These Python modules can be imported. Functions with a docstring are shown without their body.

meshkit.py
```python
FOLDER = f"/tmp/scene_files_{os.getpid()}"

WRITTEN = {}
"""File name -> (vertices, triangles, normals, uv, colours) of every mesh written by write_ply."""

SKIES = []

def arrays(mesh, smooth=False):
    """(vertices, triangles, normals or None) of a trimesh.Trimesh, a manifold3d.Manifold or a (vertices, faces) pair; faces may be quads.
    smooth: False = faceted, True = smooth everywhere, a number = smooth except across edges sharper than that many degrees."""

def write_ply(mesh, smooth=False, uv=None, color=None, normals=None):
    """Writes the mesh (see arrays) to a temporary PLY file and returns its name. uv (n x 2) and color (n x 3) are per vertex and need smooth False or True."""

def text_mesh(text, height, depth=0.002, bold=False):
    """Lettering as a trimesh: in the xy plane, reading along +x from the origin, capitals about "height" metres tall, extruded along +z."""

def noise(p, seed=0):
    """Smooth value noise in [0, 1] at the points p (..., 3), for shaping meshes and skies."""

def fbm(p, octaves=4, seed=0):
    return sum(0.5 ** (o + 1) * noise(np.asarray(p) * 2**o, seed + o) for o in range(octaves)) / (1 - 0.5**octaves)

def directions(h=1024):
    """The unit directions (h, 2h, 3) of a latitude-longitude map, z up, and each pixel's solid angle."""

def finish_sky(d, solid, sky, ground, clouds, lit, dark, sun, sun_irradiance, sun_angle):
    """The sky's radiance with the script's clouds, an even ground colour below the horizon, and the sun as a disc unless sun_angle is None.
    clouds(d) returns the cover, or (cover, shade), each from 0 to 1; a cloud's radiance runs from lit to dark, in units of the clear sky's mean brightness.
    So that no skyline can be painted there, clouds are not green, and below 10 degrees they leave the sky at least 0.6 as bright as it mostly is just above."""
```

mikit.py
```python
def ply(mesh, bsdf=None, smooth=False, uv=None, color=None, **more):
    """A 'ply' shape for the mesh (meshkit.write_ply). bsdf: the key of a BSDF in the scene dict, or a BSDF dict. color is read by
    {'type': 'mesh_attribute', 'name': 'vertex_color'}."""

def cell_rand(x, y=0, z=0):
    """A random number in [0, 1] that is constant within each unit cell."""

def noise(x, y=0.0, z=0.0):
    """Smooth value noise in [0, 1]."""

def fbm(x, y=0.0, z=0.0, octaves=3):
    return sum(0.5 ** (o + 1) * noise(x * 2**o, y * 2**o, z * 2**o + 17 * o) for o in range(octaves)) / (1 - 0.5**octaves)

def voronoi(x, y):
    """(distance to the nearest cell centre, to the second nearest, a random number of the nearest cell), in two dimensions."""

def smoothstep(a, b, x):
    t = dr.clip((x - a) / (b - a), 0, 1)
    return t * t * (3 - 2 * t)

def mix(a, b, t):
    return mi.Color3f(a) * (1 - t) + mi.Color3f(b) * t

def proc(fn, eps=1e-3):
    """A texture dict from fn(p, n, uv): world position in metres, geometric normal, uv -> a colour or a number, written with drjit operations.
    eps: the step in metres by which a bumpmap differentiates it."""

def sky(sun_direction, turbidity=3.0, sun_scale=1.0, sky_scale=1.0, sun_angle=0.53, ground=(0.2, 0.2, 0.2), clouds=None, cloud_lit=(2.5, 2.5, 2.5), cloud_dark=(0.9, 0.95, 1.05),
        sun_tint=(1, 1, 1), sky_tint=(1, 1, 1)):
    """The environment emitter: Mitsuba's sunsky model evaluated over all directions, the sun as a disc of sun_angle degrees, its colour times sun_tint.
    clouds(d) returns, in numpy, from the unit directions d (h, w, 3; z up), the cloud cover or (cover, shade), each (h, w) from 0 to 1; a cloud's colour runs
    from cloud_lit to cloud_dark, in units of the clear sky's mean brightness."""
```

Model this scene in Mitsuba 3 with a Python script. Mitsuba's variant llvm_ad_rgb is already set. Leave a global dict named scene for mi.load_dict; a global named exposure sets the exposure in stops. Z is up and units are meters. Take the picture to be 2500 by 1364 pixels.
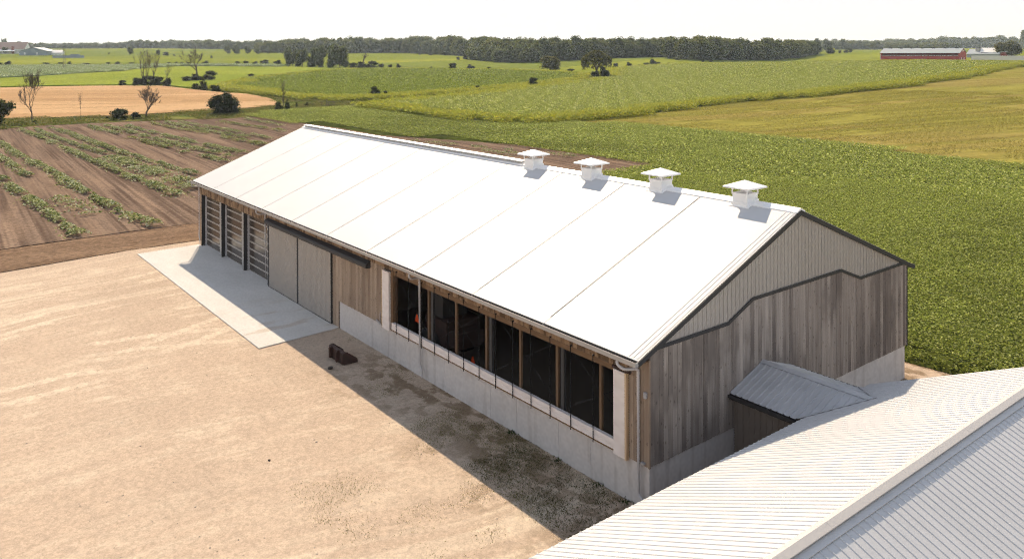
import math, random
import numpy as np
import trimesh
import shapely
from shapely.geometry import Polygon, LineString, box as sbox
from scipy.interpolate import RBFInterpolator
from scipy.spatial import Delaunay
import drjit as dr
import mitsuba as mi
import mikit
from mikit import ply, proc, noise, fbm, cell_rand, smoothstep, mix, voronoi
import meshkit

T = mi.ScalarTransform4f
scene, labels = {}, {}

# ------------------------------------------------------------------ camera
YAW, PITCH, ROLL = 0.9029, 0.0034, -0.0033
EYE = np.array([-18.872, -17.014, 14.5])
FW = np.array([math.cos(YAW) * math.cos(PITCH), math.sin(YAW) * math.cos(PITCH), -math.sin(PITCH)])
RT = np.array([math.sin(YAW), -math.cos(YAW), 0.0])
UP = np.cross(RT, FW)
RT, UP = RT * math.cos(ROLL) + UP * math.sin(ROLL), UP * math.cos(ROLL) - RT * math.sin(ROLL)
M = np.eye(4); M[:3, 0], M[:3, 1], M[:3, 2], M[:3, 3] = -RT, UP, FW, EYE
scene['camera'] = {'type': 'perspective', 'fov': 2 * math.degrees(math.atan(1250 / 1949.08)), 'fov_axis': 'x',
                   'principal_point_offset_y': (682 - 134.8) / 1364, 'near_clip': 0.5, 'far_clip': 9000.0, 'to_world': T(M)}
# ------------------------------------------------------------------ sky and exposure
def veil(d):
    p = d * np.array([1.0, 1.0, 3.0])
    n = meshkit.fbm(p * 2.5 + 7.0, 4, seed=3)
    thick = 1 - np.exp(-0.34 / np.maximum(d[..., 2], 0.03))          # a thin veil of summer haze, seen through more of it towards the horizon
    return np.clip(thick * (0.8 + 0.4 * n), 0, 1)
SUN = (0.47, 1.05, 1.0)
scene['sky'] = mikit.sky(SUN, turbidity=3, sun_scale=1.0, sun_angle=0.6, clouds=veil, cloud_lit=(2.4, 2.4, 2.45), cloud_dark=(1.9, 1.95, 2.0), sun_tint=(0.985, 0.985, 1.01), ground=(0.25, 0.2, 0.13))
exposure = 2.24
HAZE = True
ROWS = [[[-8.1,87.1],[-7.5,74.3],[-7.1,64.3],[-6.9,57.9],[-6.6,53.7]],[[-8.2,92.7],[-7.8,90.1]],[[-6.0,115.4],[-5.7,104.6],[-5.6,93.8],[-5.2,91.8]],[[-5.1,73.4],[-4.6,68.1],[-4.2,62.4]],[[-3.8,137.4],[-3.8,122.8],[-3.5,111.6],[-3.0,100.6],[-2.7,95.2],[-2.6,88.9],[-2.7,84.0],[-2.5,78.4],[-2.3,74.4]],[[-2.4,71.8],[-2.1,67.7],[-1.8,64.5]],[[-2.0,63.0],[-1.8,59.3],[-1.3,56.5]],[[-1.5,55.4],[-0.9,53.7]],[[1.9,161.4],[2.6,147.5],[2.9,133.9],[3.0,119.6],[3.1,111.3],[3.2,102.8],[3.7,95.1],[3.6,91.2],[3.7,84.8],[4.1,78.8],[4.4,72.7],[4.7,67.8],[5.3,64.7]],[[4.4,162.5],[4.4,149.8],[4.8,137.2],[5.2,126.3],[5.6,116.7],[6.3,109.2]],[[5.8,105.5],[6.3,97.1],[6.5,91.6],[6.9,84.7],[7.2,78.5],[7.3,70.3]],[[7.0,161.3],[7.9,148.6],[7.9,134.4],[8.2,121.5],[8.4,110.5],[8.8,101.4],[9.3,94.1],[9.8,87.9],[10.4,80.6]],[[13.6,161.1],[14.1,148.6],[14.6,139.4]],[[14.6,131.1],[15.0,120.1],[15.6,111.0]],[[15.3,107.3],[15.9,103.0]],[[16.2,99.2],[16.7,94.2],[16.8,89.9]],[[16.8,162.9],[16.7,148.9],[17.1,137.1],[17.1,125.0],[17.6,116.4],[17.9,108.0],[18.4,102.7],[19.1,98.5]],[[18.9,95.8],[19.4,93.4]],[[19.5,156.6],[19.6,143.3],[19.9,135.4]],[[19.8,131.7],[20.5,123.3],[20.6,113.8],[21.0,106.4],[22.0,97.3]],[[24.8,158.8],[25.4,140.8],[26.8,128.2]],[[27.2,122.5],[27.6,114.8],[28.1,105.4]],[[27.8,159.6],[27.7,144.9],[28.6,133.3],[28.9,124.5],[29.9,117.7]],[[30.0,157.2],[30.8,144.0],[31.5,132.1],[31.9,123.7],[32.4,113.9]],[[36.2,150.8],[37.3,138.8],[38.2,131.6],[39.0,123.1]],[[42.8,154.4],[42.6,144.1],[42.7,133.7]],[[48.9,94.8],[49.9,90.2],[50.9,85.8]],[[51.0,81.6],[52.4,78.4],[53.2,74.5]],[[49.7,76.8],[50.3,72.6],[50.9,70.4]],[[54.8,68.9],[55.6,66.4],[55.5,63.7]]]
CORN_F = [[75.8,167.5],[75.3,150.1],[73.8,133.4],[76.1,120.6],[80.9,112.4],[83.6,108.9],[90.8,107.5],[102.6,107.1],[117.1,108.4],[137.1,112.7],[158.6,116.3],[170.3,112.3],[181.7,103.5],[206.7,101.8],[247.6,105.7],[298.7,110.1],[349.1,122.0],[384.6,126.7],[394.6,125.8],[419.4,101.1],[447.4,108.7],[421.8,135.2],[412.4,155.6],[408.5,179.7],[398.5,195.4],[393.2,218.0],[514.1,347.3],[446.3,332.4],[377.0,329.3],[319.1,316.9],[239.5,241.4],[200.8,221.4],[163.5,207.1],[124.2,184.9],[95.2,173.3],[83.9,166.8],[74.6,162.5]]
CORN_F_FRONT = 19
CORN_E = [[75.6,277.5],[76.5,247.8],[74.5,224.3],[74.9,209.4],[80.4,193.4],[83.0,186.0],[97.5,188.6],[136.6,202.4],[180.2,222.5],[218.7,240.8],[234.4,249.5],[237.8,250.4],[260.2,276.7],[276.1,316.5],[275.5,344.6],[232.9,402.7],[197.4,408.4],[166.6,386.1],[135.2,354.9],[102.9,321.0]]
OLIVE_H = [[84.7,110.3],[92.4,102.8],[97.3,95.8],[100.3,87.3],[100.6,77.5],[100.8,68.4],[99.2,59.0],[99.9,54.4],[98.3,44.8],[95.0,35.4],[94.3,28.3],[91.6,21.2],[88.7,12.0],[417.8,100.7],[393.1,125.3],[383.2,126.2],[348.1,121.6],[298.6,110.0],[248.1,105.9],[207.7,102.3],[182.6,104.0],[171.1,112.9],[159.6,117.1],[138.2,113.6],[118.1,109.3],[103.5,108.1],[91.8,108.5]]
SOY_I = [[45.8,162.6],[51.9,168.5],[57.8,170.6],[63.0,170.4],[76.4,168.6],[76.0,151.3],[74.5,134.5],[76.9,121.7],[82.1,113.9],[84.5,110.0],[92.1,102.5],[97.0,95.5],[100.1,87.1],[100.4,77.3],[100.6,68.2],[98.9,58.8],[99.6,54.2],[98.1,44.6],[94.8,35.3],[94.1,28.2],[91.4,21.1],[88.3,11.9],[90.0,-30.0],[40,-30],[24,-12.0],[19.2,-4],[18.6,0.6],[18.4,30],[48,48.5],[55.7,50.5],[60.7,52.0],[59.9,53.7],[59.6,63.2],[59.1,71.5],[59.9,79.8],[55.3,93.5],[49.9,108.7],[49.6,124.7],[48.1,141.0],[47.3,156.6]]
WHEAT_C = [[-16.4,197.4],[1.5,191.7],[11.0,186.4],[24.3,181.6],[43.0,182.7],[57.0,181.9],[64.3,187.6],[68.6,203.6],[72.1,218.2],[73.0,237.9],[69.2,258.7],[66.9,283.3],[65.3,303.8],[46.3,315.1],[26.9,321.1],[14.4,323.1],[-14.7,337.9]]
BRIGHT_D = [[-14.6,348.2],[15.3,332.4],[28.2,330.2],[47.9,323.7],[67.4,312.0],[70.0,294.3],[76.7,281.0],[111.4,344.4],[146.8,382.8],[181.9,419.4],[211.5,447.4],[186.9,486.4],[155.6,520.3],[136.2,534.9],[103.3,502.3],[84.2,456.5],[44.7,426.4],[23.2,413.0],[-13.8,412.3]]
PALE_K = [[-13.7,417.5],[23.8,419.0],[45.5,432.2],[85.9,464.7],[105.1,510.2],[138.4,542.5],[158.0,527.8],[190.1,494.2],[199.9,518.1],[167.2,556.0],[109.1,571.0],[43.5,619.9],[-10.8,657.4]]
SOIL_A = [[-60,50],[-30,47.2],[-12.8,45.6],[-8.4,46.4],[-4.4,47.0],[0.3,46.7],[19,46.5],[21,30],[48.3,48.9],[60.7,52.0],[59.9,53.7],[59.6,63.2],[59.1,71.5],[59.9,79.8],[55.3,93.5],[49.9,108.7],[49.6,124.7],[48.1,141.0],[47.3,156.6],[45.4,161.6],[35.7,164.9],[21.7,169.6],[6.7,171.9],[-0.8,168.1],[-16.8,166.2]]
ROUGH_J = [[46.7,157.3],[45.8,162.6],[51.9,168.5],[57.8,170.6],[63.0,170.4],[76.4,168.6],[84.4,181.3],[85.4,190.7],[83.1,199.1],[77.4,215.6],[76.4,229.2],[68.6,203.6],[64.3,187.6],[57.0,181.9],[43.0,182.7],[24.3,181.6],[11.0,186.4],[1.4,190.5],[-16.4,196.2],[-16.8,164.4],[-0.9,167.1],[6.5,170.8],[21.5,168.6],[35.3,163.8]]
THINGS = [['hedge',48.4,662.7,6.9,2.7,1.8],['hedge',51.3,649.3,6.8,5.5,3.2],['hedge',70.9,622.9,6.7,5.7,2.0],['hedge',79.0,616.6,6.7,4.3,2.3],['hedge',83.5,611.1,6.7,3.4,2.9],['hedge',92.2,601.0,6.7,5.7,1.7],['hedge',105.5,598.2,6.9,3.2,2.0],['hedge',110.5,593.3,6.9,5.2,2.3],['hedge',119.0,591.6,6.9,4.3,1.7],['hedge2',141.8,581.8,6.9,3.5,1.8],['hedge2',145.9,579.4,6.9,4.1,2.0],['hedge2',149.3,577.5,6.9,2.9,1.8],['hedge2',153.2,575.3,6.8,4.1,1.8],['hedge2',166.1,578.1,7.0,6.0,2.4],['hedge2',185.7,567.4,6.8,4.8,2.1],['hedge2',191.0,564.4,6.8,6.0,2.4],['hedge2',196.5,561.2,6.8,4.8,2.1],['hedge2',202.3,562.7,6.8,4.3,2.4],['hedge2',206.4,565.3,6.9,6.1,3.1],['hedge2',213.5,560.9,6.9,6.7,2.8],['fartree',184.3,884.8,14.2,9.0,9.0],['fartree',202.8,848.0,13.3,4.2,5.9],['fartree',231.4,1408.9,23.2,5.9,5.9],['fartree',259.9,1460.8,23.8,8.2,6.2],['fartree',285.0,1436.1,23.7,8.2,6.1],['fartree',234.1,1494.3,24.0,6.9,6.9],['fartree',279.9,868.6,14.3,8.1,9.0],['fartree',292.4,873.2,14.5,10.1,9.6],['fartree',306.0,877.8,14.7,9.3,9.3],['fartree',309.9,856.8,14.2,7.3,5.5],['fartree',320.8,852.3,14.2,6.4,6.4],['farbush',205.8,832.3,12.9,6.2,3.7],['farbush',209.5,816.4,12.5,3.3,1.6],['farbush',168.6,906.0,14.7,2.6,1.3],['farbush',221.7,740.0,10.6,2.3,2.3],['cornbush',117.1,353.4,3.2,3.8,1.7],['wheatbush',54.3,319.5,2.3,3.0,1.9],['clump',59.2,318.1,2.2,4.2,2.9],['clump',61.1,317.0,2.2,4.5,3.4],['clump',63.3,314.3,2.2,4.1,3.5],['clump',65.5,311.6,2.1,4.1,3.5],['clump',66.5,303.6,1.9,4.4,3.1],['baretall',61.4,319.9,2.3,4.2,13.9],['baretall',62.8,319.1,2.3,3.5,13.6],['baretall',64.8,316.4,2.2,3.9,12.9],['baretall',68.1,313.1,2.1,3.5,7.7],['barebig',93.6,356.7,3.3,14.2,13.6],['underbig',82.2,334.0,2.7,5.2,2.1],['underbig',86.8,335.0,2.7,6.3,3.0],['underbig',93.4,338.6,2.8,6.8,3.9],['trio',69.0,277.0,1.4,3.2,2.9],['trio',70.0,271.7,1.4,3.5,4.5],['trio',71.8,264.2,1.3,4.0,3.3],['bareleft',6.3,181.6,-0.1,7.0,11.2],['footbush',5.9,174.8,-0.1,1.3,1.0],['greenleft',-0.3,174.3,-0.2,5.8,5.5],['youngtree',14.9,176.9,-0.1,2.1,6.4],['pair',21.9,173.2,-0.1,4.3,2.8],['pair',25.1,172.8,-0.0,3.1,1.8],['pair',19.9,175.7,-0.1,1.0,1.0],['bareY',27.6,174.4,-0.0,6.6,7.5],['bigbush',43.4,169.8,0.2,7.6,5.4],['woodlot',197.6,503.4,5.6,6.7,13.6],['woodlot',201.8,500.2,5.6,5.6,11.7],['woodlot',201.9,489.7,5.4,7.1,12.1],['woodlot',203.1,478.1,5.3,7.0,12.4],['woodlot',206.0,470.5,5.2,8.6,14.5],['woodlot',208.8,458.3,5.1,9.0,13.7],['woodlot',211.0,452.1,5.0,11.0,15.2],['woodfoot',218.0,447.8,4.9,7.3,3.7],['woodfoot',221.3,441.9,4.8,8.4,4.4],['woodfoot',225.3,436.2,4.7,9.4,4.7],['woodfoot',230.5,434.0,4.7,5.2,3.1],['barewood',270.7,532.9,6.8,8.2,8.8],['dot',237.6,435.0,4.7,4.2,2.6],['dot',241.1,430.2,4.6,3.7,3.2],['dot',261.3,423.4,4.4,2.4,1.3],['dot',274.7,418.3,4.2,7.5,3.8],['dot',287.6,415.9,4.2,6.0,2.7],['dot',298.2,409.6,4.1,3.3,1.1],['dotfar',370.8,552.3,8.6,3.5,2.5],['dotfar',386.1,563.7,8.9,6.9,3.3],['pale',463.2,714.2,12.2,11.6,5.4],['pale',445.9,713.6,12.0,6.2,2.2],['pale',441.1,727.5,12.3,4.5,2.2],['bushfront',96.5,195.0,0.9,3.5,3.3],['bushfront2',99.4,194.0,0.9,1.7,1.2],['lowbush',142.6,207.0,0.9,2.0,1.1],['cornbush2',178.0,219.4,1.0,3.9,2.8],['fencebush',57.4,171.8,0.4,2.6,3.2],['fencebush',59.1,170.9,0.4,1.5,3.0],['barefence',61.6,179.0,0.5,2.3,7.7],['shrub',62.9,174.2,0.5,0.6,1.9],['shrub',67.0,177.4,0.6,1.4,1.5],['shrub',69.1,178.2,0.6,0.9,0.9],['roundtree',296.6,344.7,3.4,14.3,9.1],['dot2',294.1,324.7,3.3,5.0,1.9],['elm',245.1,253.4,2.1,14.3,13.5],['elmfoot',235.9,244.9,1.8,5.6,4.5],['elmfoot',239.5,242.8,1.9,5.6,4.9],['rowdots',354.2,347.7,4.8,4.5,2.9],['rowdots',366.8,347.7,5.2,4.3,3.0],['rowdots',376.7,347.7,5.4,2.2,1.1],['rowdots',381.5,345.8,5.5,5.5,2.2],['rowdots',386.3,344.3,5.6,6.0,4.4],['rowdots',390.6,343.8,5.7,5.0,2.2],['rowdots',407.0,348.6,6.2,2.8,1.1],['dots3',446.2,350.0,6.6,3.0,2.4],['dots3',460.2,353.9,6.9,3.6,2.4],['pale2',464.4,376.9,8.8,4.4,2.2],['pale2',461.0,382.8,9.1,5.0,3.1],['pale2',451.8,377.8,8.6,4.3,2.5],['righttree',1002.8,593.6,15.5,16.0,17.7],['righttree',1042.3,600.7,15.8,15.2,17.0],['righttree',1238.6,699.3,17.7,11.0,12.4],['righttree',1291.9,710.8,18.1,24.1,17.7],['rightbush',725.9,412.6,13.1,10.7,7.0],['rightdots',735.2,407.9,13.3,3.7,2.5],['rightdots',744.1,406.2,13.5,5.8,2.9],['rightdots',753.6,407.1,13.7,5.0,3.7],['barndots',1267.4,646.5,17.4,4.1,2.7],['barndots',1272.9,636.3,17.4,6.1,2.7],['olivetree',713.8,251.9,10.2,15.7,11.6],['olivetree',715.8,244.7,10.2,14.9,12.9],['edgetree',1824.5,620.6,19.7,15.2,37.1],['farmtree',83.3,977.7,16.0,6.9,6.5],['farmtree',81.7,1001.8,16.5,4.4,5.3],['farmtree',159.8,1740.4,25.5,12.2,18.4],['farmtree',210.4,1995.8,28.0,16.8,14.1],['pole',65.2,518.4,5.1,0.3,12.8],['pole',66.5,520.5,5.1,0.3,12.7]]
WOODS = {'main':[[342.8,930.6,16.1,14.9],[379.2,918.3,16.0,16.1],[405.4,859.6,14.8,18.5],[457.9,876.4,15.5,17.6],[499.2,846.6,15.1,18.4],[496.3,767.9,13.5,18.7],[469.1,664.0,11.3,19.8],[396.1,514.7,8.7,19.7],[391.0,476.1,8.3,19.7],[418.1,457.1,9.1,19.1],[461.9,454.2,10.5,18.2],[518.7,440.8,10.9,17.8]],'front':[[401.5,566.6,9.2,11.4],[376.7,511.8,8.2,13.2],[370.7,471.7,7.5,13.5],[384.0,457.6,7.8,15.6]],'right':[[471.5,396.4,10.0,15.8],[478.9,382.3,9.3,16.9],[542.6,390.6,8.7,16.6],[583.0,386.3,8.5,16.6],[626.2,389.8,9.7,15.1],[696.9,415.6,12.4,11.6]],'midleft':[[349.1,1592.1,25.5,13.8],[392.9,1552.0,25.3,14.5],[399.3,1375.9,23.4,14.6],[416.0,1262.3,22.1,14.4],[450.7,1213.3,21.5,14.5]],'far_left':[[70.7,1972.1,27.3,11.2],[203.8,1833.0,26.5,11.0],[274.7,1655.2,25.6,11.0],[351.8,1588.6,25.5,11.5]],'belt':[[1336.3,747.2,18.6,14.0],[1354.1,718.3,18.5,16.1],[1374.7,684.1,18.3,14.5],[1300.1,586.1,17.1,13.2],[1278.6,520.9,16.5,11.6]],'far_right':[[1802.6,1074.9,23.5,19.4],[1906.2,961.7,22.8,22.1],[1999.6,857.4,22.2,28.8],[2074.3,776.4,21.8,29.5],[2163.5,684.8,21.3,28.3]]}
B_redbarn = [[626.8,311.6,7.0,658],[634.0,252.8,7.3,616],[642.4,246.7,7.7,617]]
B_grey = [[628.6,242.4,7.2,605],[592.5,191.7,7.8,543]]
B_silo = [[709.2,269.1,10.2,676]]
B_red2 = [[705.5,265.4,10.0,670],[707.6,257.1,10.0,665]]
B_blue = [[87.7,906.6,14.2,791],[109.7,897.1,14.1,797]]
B_white = [[110.6,911.1,14.5,809],[124.8,905.6,14.5,813]]
B_longwall = [[104.6,825.1,11.8,738],[128.5,813.2,11.7,743]]
B_house = [[78.8,980.6,16.0,844],[99.7,968.4,15.9,847]]
B_fence = [[68.7,172.0,0.5,203],[69.6,171.2,0.5,203],[69.9,170.9,0.6,203],[71.3,170.4,0.6,203]]
TERRAIN = [[-40.3,216.4,0.1],[-56.7,394.9,2.6],[-66.8,504.7,3.7],[-89.4,751.8,7.1],[-119.6,1081.4,15.5],[-207.7,2042.5,27.1],[-346.1,3552.7,39.1],[-547.5,5749.5,54.2],[0.7,184.0,-0.1],[15.8,337.7,2.3],[25.1,432.3,3.3],[45.9,645.1,6.6],[73.8,928.8,14.7],[154.9,1756.5,25.6],[282.3,3057.0,36.4],[467.6,4948.8,49.9],[21.5,168.9,-0.1],[55.6,325.4,2.4],[75.7,417.8,4.5],[113.6,591.7,6.9],[161.0,809.1,11.9],[336.1,1613.5,25.6],[596.5,2809.2,35.1],[975.1,4548.4,47.7],[44.7,154.4,0.2],[93.7,286.5,1.6],[171.2,495.3,5.3],[258.9,731.8,10.7],[492.9,1362.4,23.4],[931.6,2544.8,33.7],[1516.5,4121.4,45.4],[65.2,140.7,0.5],[110.2,225.0,1.3],[229.8,449.1,5.0],[344.6,664.2,10.4],[507.3,969.0,17.6],[1224.9,2313.5,32.4],[1990.3,3747.7,43.4],[83.2,112.5,-0.0],[126.6,167.5,0.4],[210.2,273.5,1.8],[315.5,407.0,4.3],[451.8,579.7,9.9],[662.4,846.6,15.8],[1591.4,2024.4,30.9],[2582.4,3280.6,40.9],[99.5,78.0,-0.2],[161.2,127.5,0.3],[245.3,194.9,2.1],[365.4,291.2,5.1],[477.5,381.1,9.3],[781.7,625.1,13.9],[2062.7,1652.6,28.9],[3343.7,2680.1,37.7],[106.1,49.9,-0.1],[127.2,61.3,0.9],[192.7,96.3,2.7],[269.6,137.5,4.6],[442.7,230.2,8.0],[750.5,395.0,13.5],[2481.7,1322.1,27.1],[4020.5,2146.2,34.9],[95.6,22.5,-0.2],[149.5,41.2,1.0],[228.1,68.3,2.5],[385.3,122.6,6.9],[565.0,184.7,7.9],[991.7,332.1,13.6],[2900.6,991.7,25.3],[4697.2,1612.4,32.0],[120.2,3.1,-0.3],[185.7,12.6,0.8],[281.3,26.4,2.3],[472.3,54.0,6.6],[690.7,85.6,7.3],[1209.2,160.6,12.7],[3529.0,496.0,22.7],[5712.3,811.7,27.7],[-160.0,-120.0,0.0],[-160.0,-80.0,0.0],[-160.0,-40.0,0.0],[-160.0,0.0,0.0],[-160.0,40.0,0.0],[-160.0,80.0,0.0],[-160.0,120.0,0.0],[-120.0,-120.0,0.0],[-120.0,-80.0,0.0],[-120.0,-40.0,0.0],[-120.0,0.0,0.0],[-120.0,40.0,0.0],[-120.0,80.0,0.0],[-120.0,120.0,0.0],[-80.0,-120.0,0.0],[-80.0,-80.0,0.0],[-80.0,-40.0,0.0],[-80.0,0.0,0.0],[-80.0,40.0,0.0],[-80.0,80.0,0.0],[-80.0,120.0,0.0],[-40.0,-120.0,0.0],[-40.0,-80.0,0.0],[-40.0,-40.0,0.0],[-40.0,0.0,0.0],[-40.0,40.0,0.0],[-40.0,80.0,0.0],[-40.0,120.0,0.0],[0.0,-120.0,0.0],[0.0,-80.0,0.0],[0.0,-40.0,0.0],[0.0,0.0,0.0],[0.0,40.0,0.0],[0.0,80.0,0.0],[40.0,-120.0,0.0],[40.0,-80.0,0.0],[40.0,-40.0,0.0],[40.0,0.0,0.0],[40.0,40.0,0.0],[80.0,-120.0,0.0],[80.0,-80.0,0.0],[80.0,-40.0,0.0],[80.0,0.0,0.0],[120.0,-120.0,0.0],[120.0,-80.0,0.0],[120.0,-40.0,0.0],[160.0,-120.0,0.0],[160.0,-80.0,0.0],[160.0,-40.0,0.0],[-538.5,283.0,0.0],[-618.9,-17.0,0.0],[-538.5,-317.0,0.0],[-318.9,-536.6,0.0],[-18.9,-617.0,0.0],[281.1,-536.6,0.0],[500.7,-317.0,0.0],[581.1,-17.0,0.0],[500.7,283.0,0.0]]
# ------------------------------------------------------------------ helpers
used = set()
def num(base):
    k, i = base, 0
    while k in used:
        i += 1
        k = f'{base}_{i:03d}'
    used.add(k)
    return k
def put(base, mesh, bsdf, smooth=False, label=None, cat=None, group=None, kind=None, **kw):
    """One entry of the scene; a repeated name takes the next number."""
    k = num(base)
    scene[k] = mesh if isinstance(mesh, dict) else ply(mesh, bsdf, smooth=smooth, **kw)
    tag(k, label, cat, group, kind)
    return k
def tag(k, label=None, cat=None, group=None, kind=None):
    d = {a: b for a, b in (('label', label), ('category', cat), ('group', group), ('kind', kind)) if b}
    if d:
        labels[k] = d
def bx(x0, x1, y0, y1, z0, z1):
    m = trimesh.creation.box((abs(x1 - x0), abs(y1 - y0), abs(z1 - z0)))
    m.apply_translation(((x0 + x1) / 2, (y0 + y1) / 2, (z0 + z1) / 2))
    return m
cat_ = trimesh.util.concatenate
def slab(poly, plane, a, b):
    """Polygon in the xz plane extruded along y from a to b ('y'), or in the yz plane along x ('x'), or in xy along z ('z')."""
    poly = poly if isinstance(poly, (Polygon, shapely.MultiPolygon)) else Polygon(poly)
    ms = []
    for g in getattr(poly, 'geoms', [poly]):
        if g.area < 1e-6:
            continue
        m = trimesh.creation.extrude_polygon(g, abs(b - a), engine='earcut')
        v = m.vertices.copy()
        lo = min(a, b)
        if plane == 'y':
            m.vertices = np.stack([v[:, 0], lo + v[:, 2], v[:, 1]], 1); m.invert()
        elif plane == 'x':
            m.vertices = np.stack([lo + v[:, 2], v[:, 0], v[:, 1]], 1)
        else:
            m.vertices = v + [0, 0, lo]
        ms.append(m)
    return cat_(ms)
def tube(pts, r, n=8, r_end=None):
    p = np.asarray(pts, float)
    rr = np.linspace(r, r if r_end is None else r_end, len(p))
    t = np.gradient(p, axis=0); t /= np.linalg.norm(t, axis=1, keepdims=True)
    ref = np.array([0, 0, 1.0]) if abs(t[:, 2]).mean() < 0.8 else np.array([1.0, 0, 0])
    a = np.cross(t, ref); a /= np.linalg.norm(a, axis=1, keepdims=True) + 1e-12
    b = np.cross(t, a)
    an = np.arange(n) * 2 * np.pi / n
    v = (p[:, None] + rr[:, None, None] * (np.cos(an)[None, :, None] * a[:, None] + np.sin(an)[None, :, None] * b[:, None])).reshape(-1, 3)
    f = []
    for i in range(len(p) - 1):
        for j in range(n):
            k = (j + 1) % n
            f += [[i * n + j, i * n + k, (i + 1) * n + k], [i * n + j, (i + 1) * n + k, (i + 1) * n + j]]
    c0, c1 = len(v), len(v) + 1
    v = np.vstack([v, p[:1], p[-1:]])
    for j in range(n):
        k = (j + 1) % n
        f += [[c0, k, j], [c1, (len(p) - 1) * n + j, (len(p) - 1) * n + k]]
    return trimesh.Trimesh(v, np.array(f), process=False)
def bend(pts, r=0.12, n=4):
    """Rounds the corners of a polyline."""
    p = [np.array(q, float) for q in pts]
    out = [p[0]]
    for a, b, c in zip(p[:-2], p[1:-1], p[2:]):
        d0, d1 = (a - b), (c - b)
        l = min(r, np.linalg.norm(d0) / 2, np.linalg.norm(d1) / 2)
        s, e = b + d0 / np.linalg.norm(d0) * l, b + d1 / np.linalg.norm(d1) * l
        out += [(1 - u) ** 2 * s + 2 * u * (1 - u) * b + u * u * e for u in np.linspace(0, 1, n)]
    return out + [p[-1]]
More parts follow.
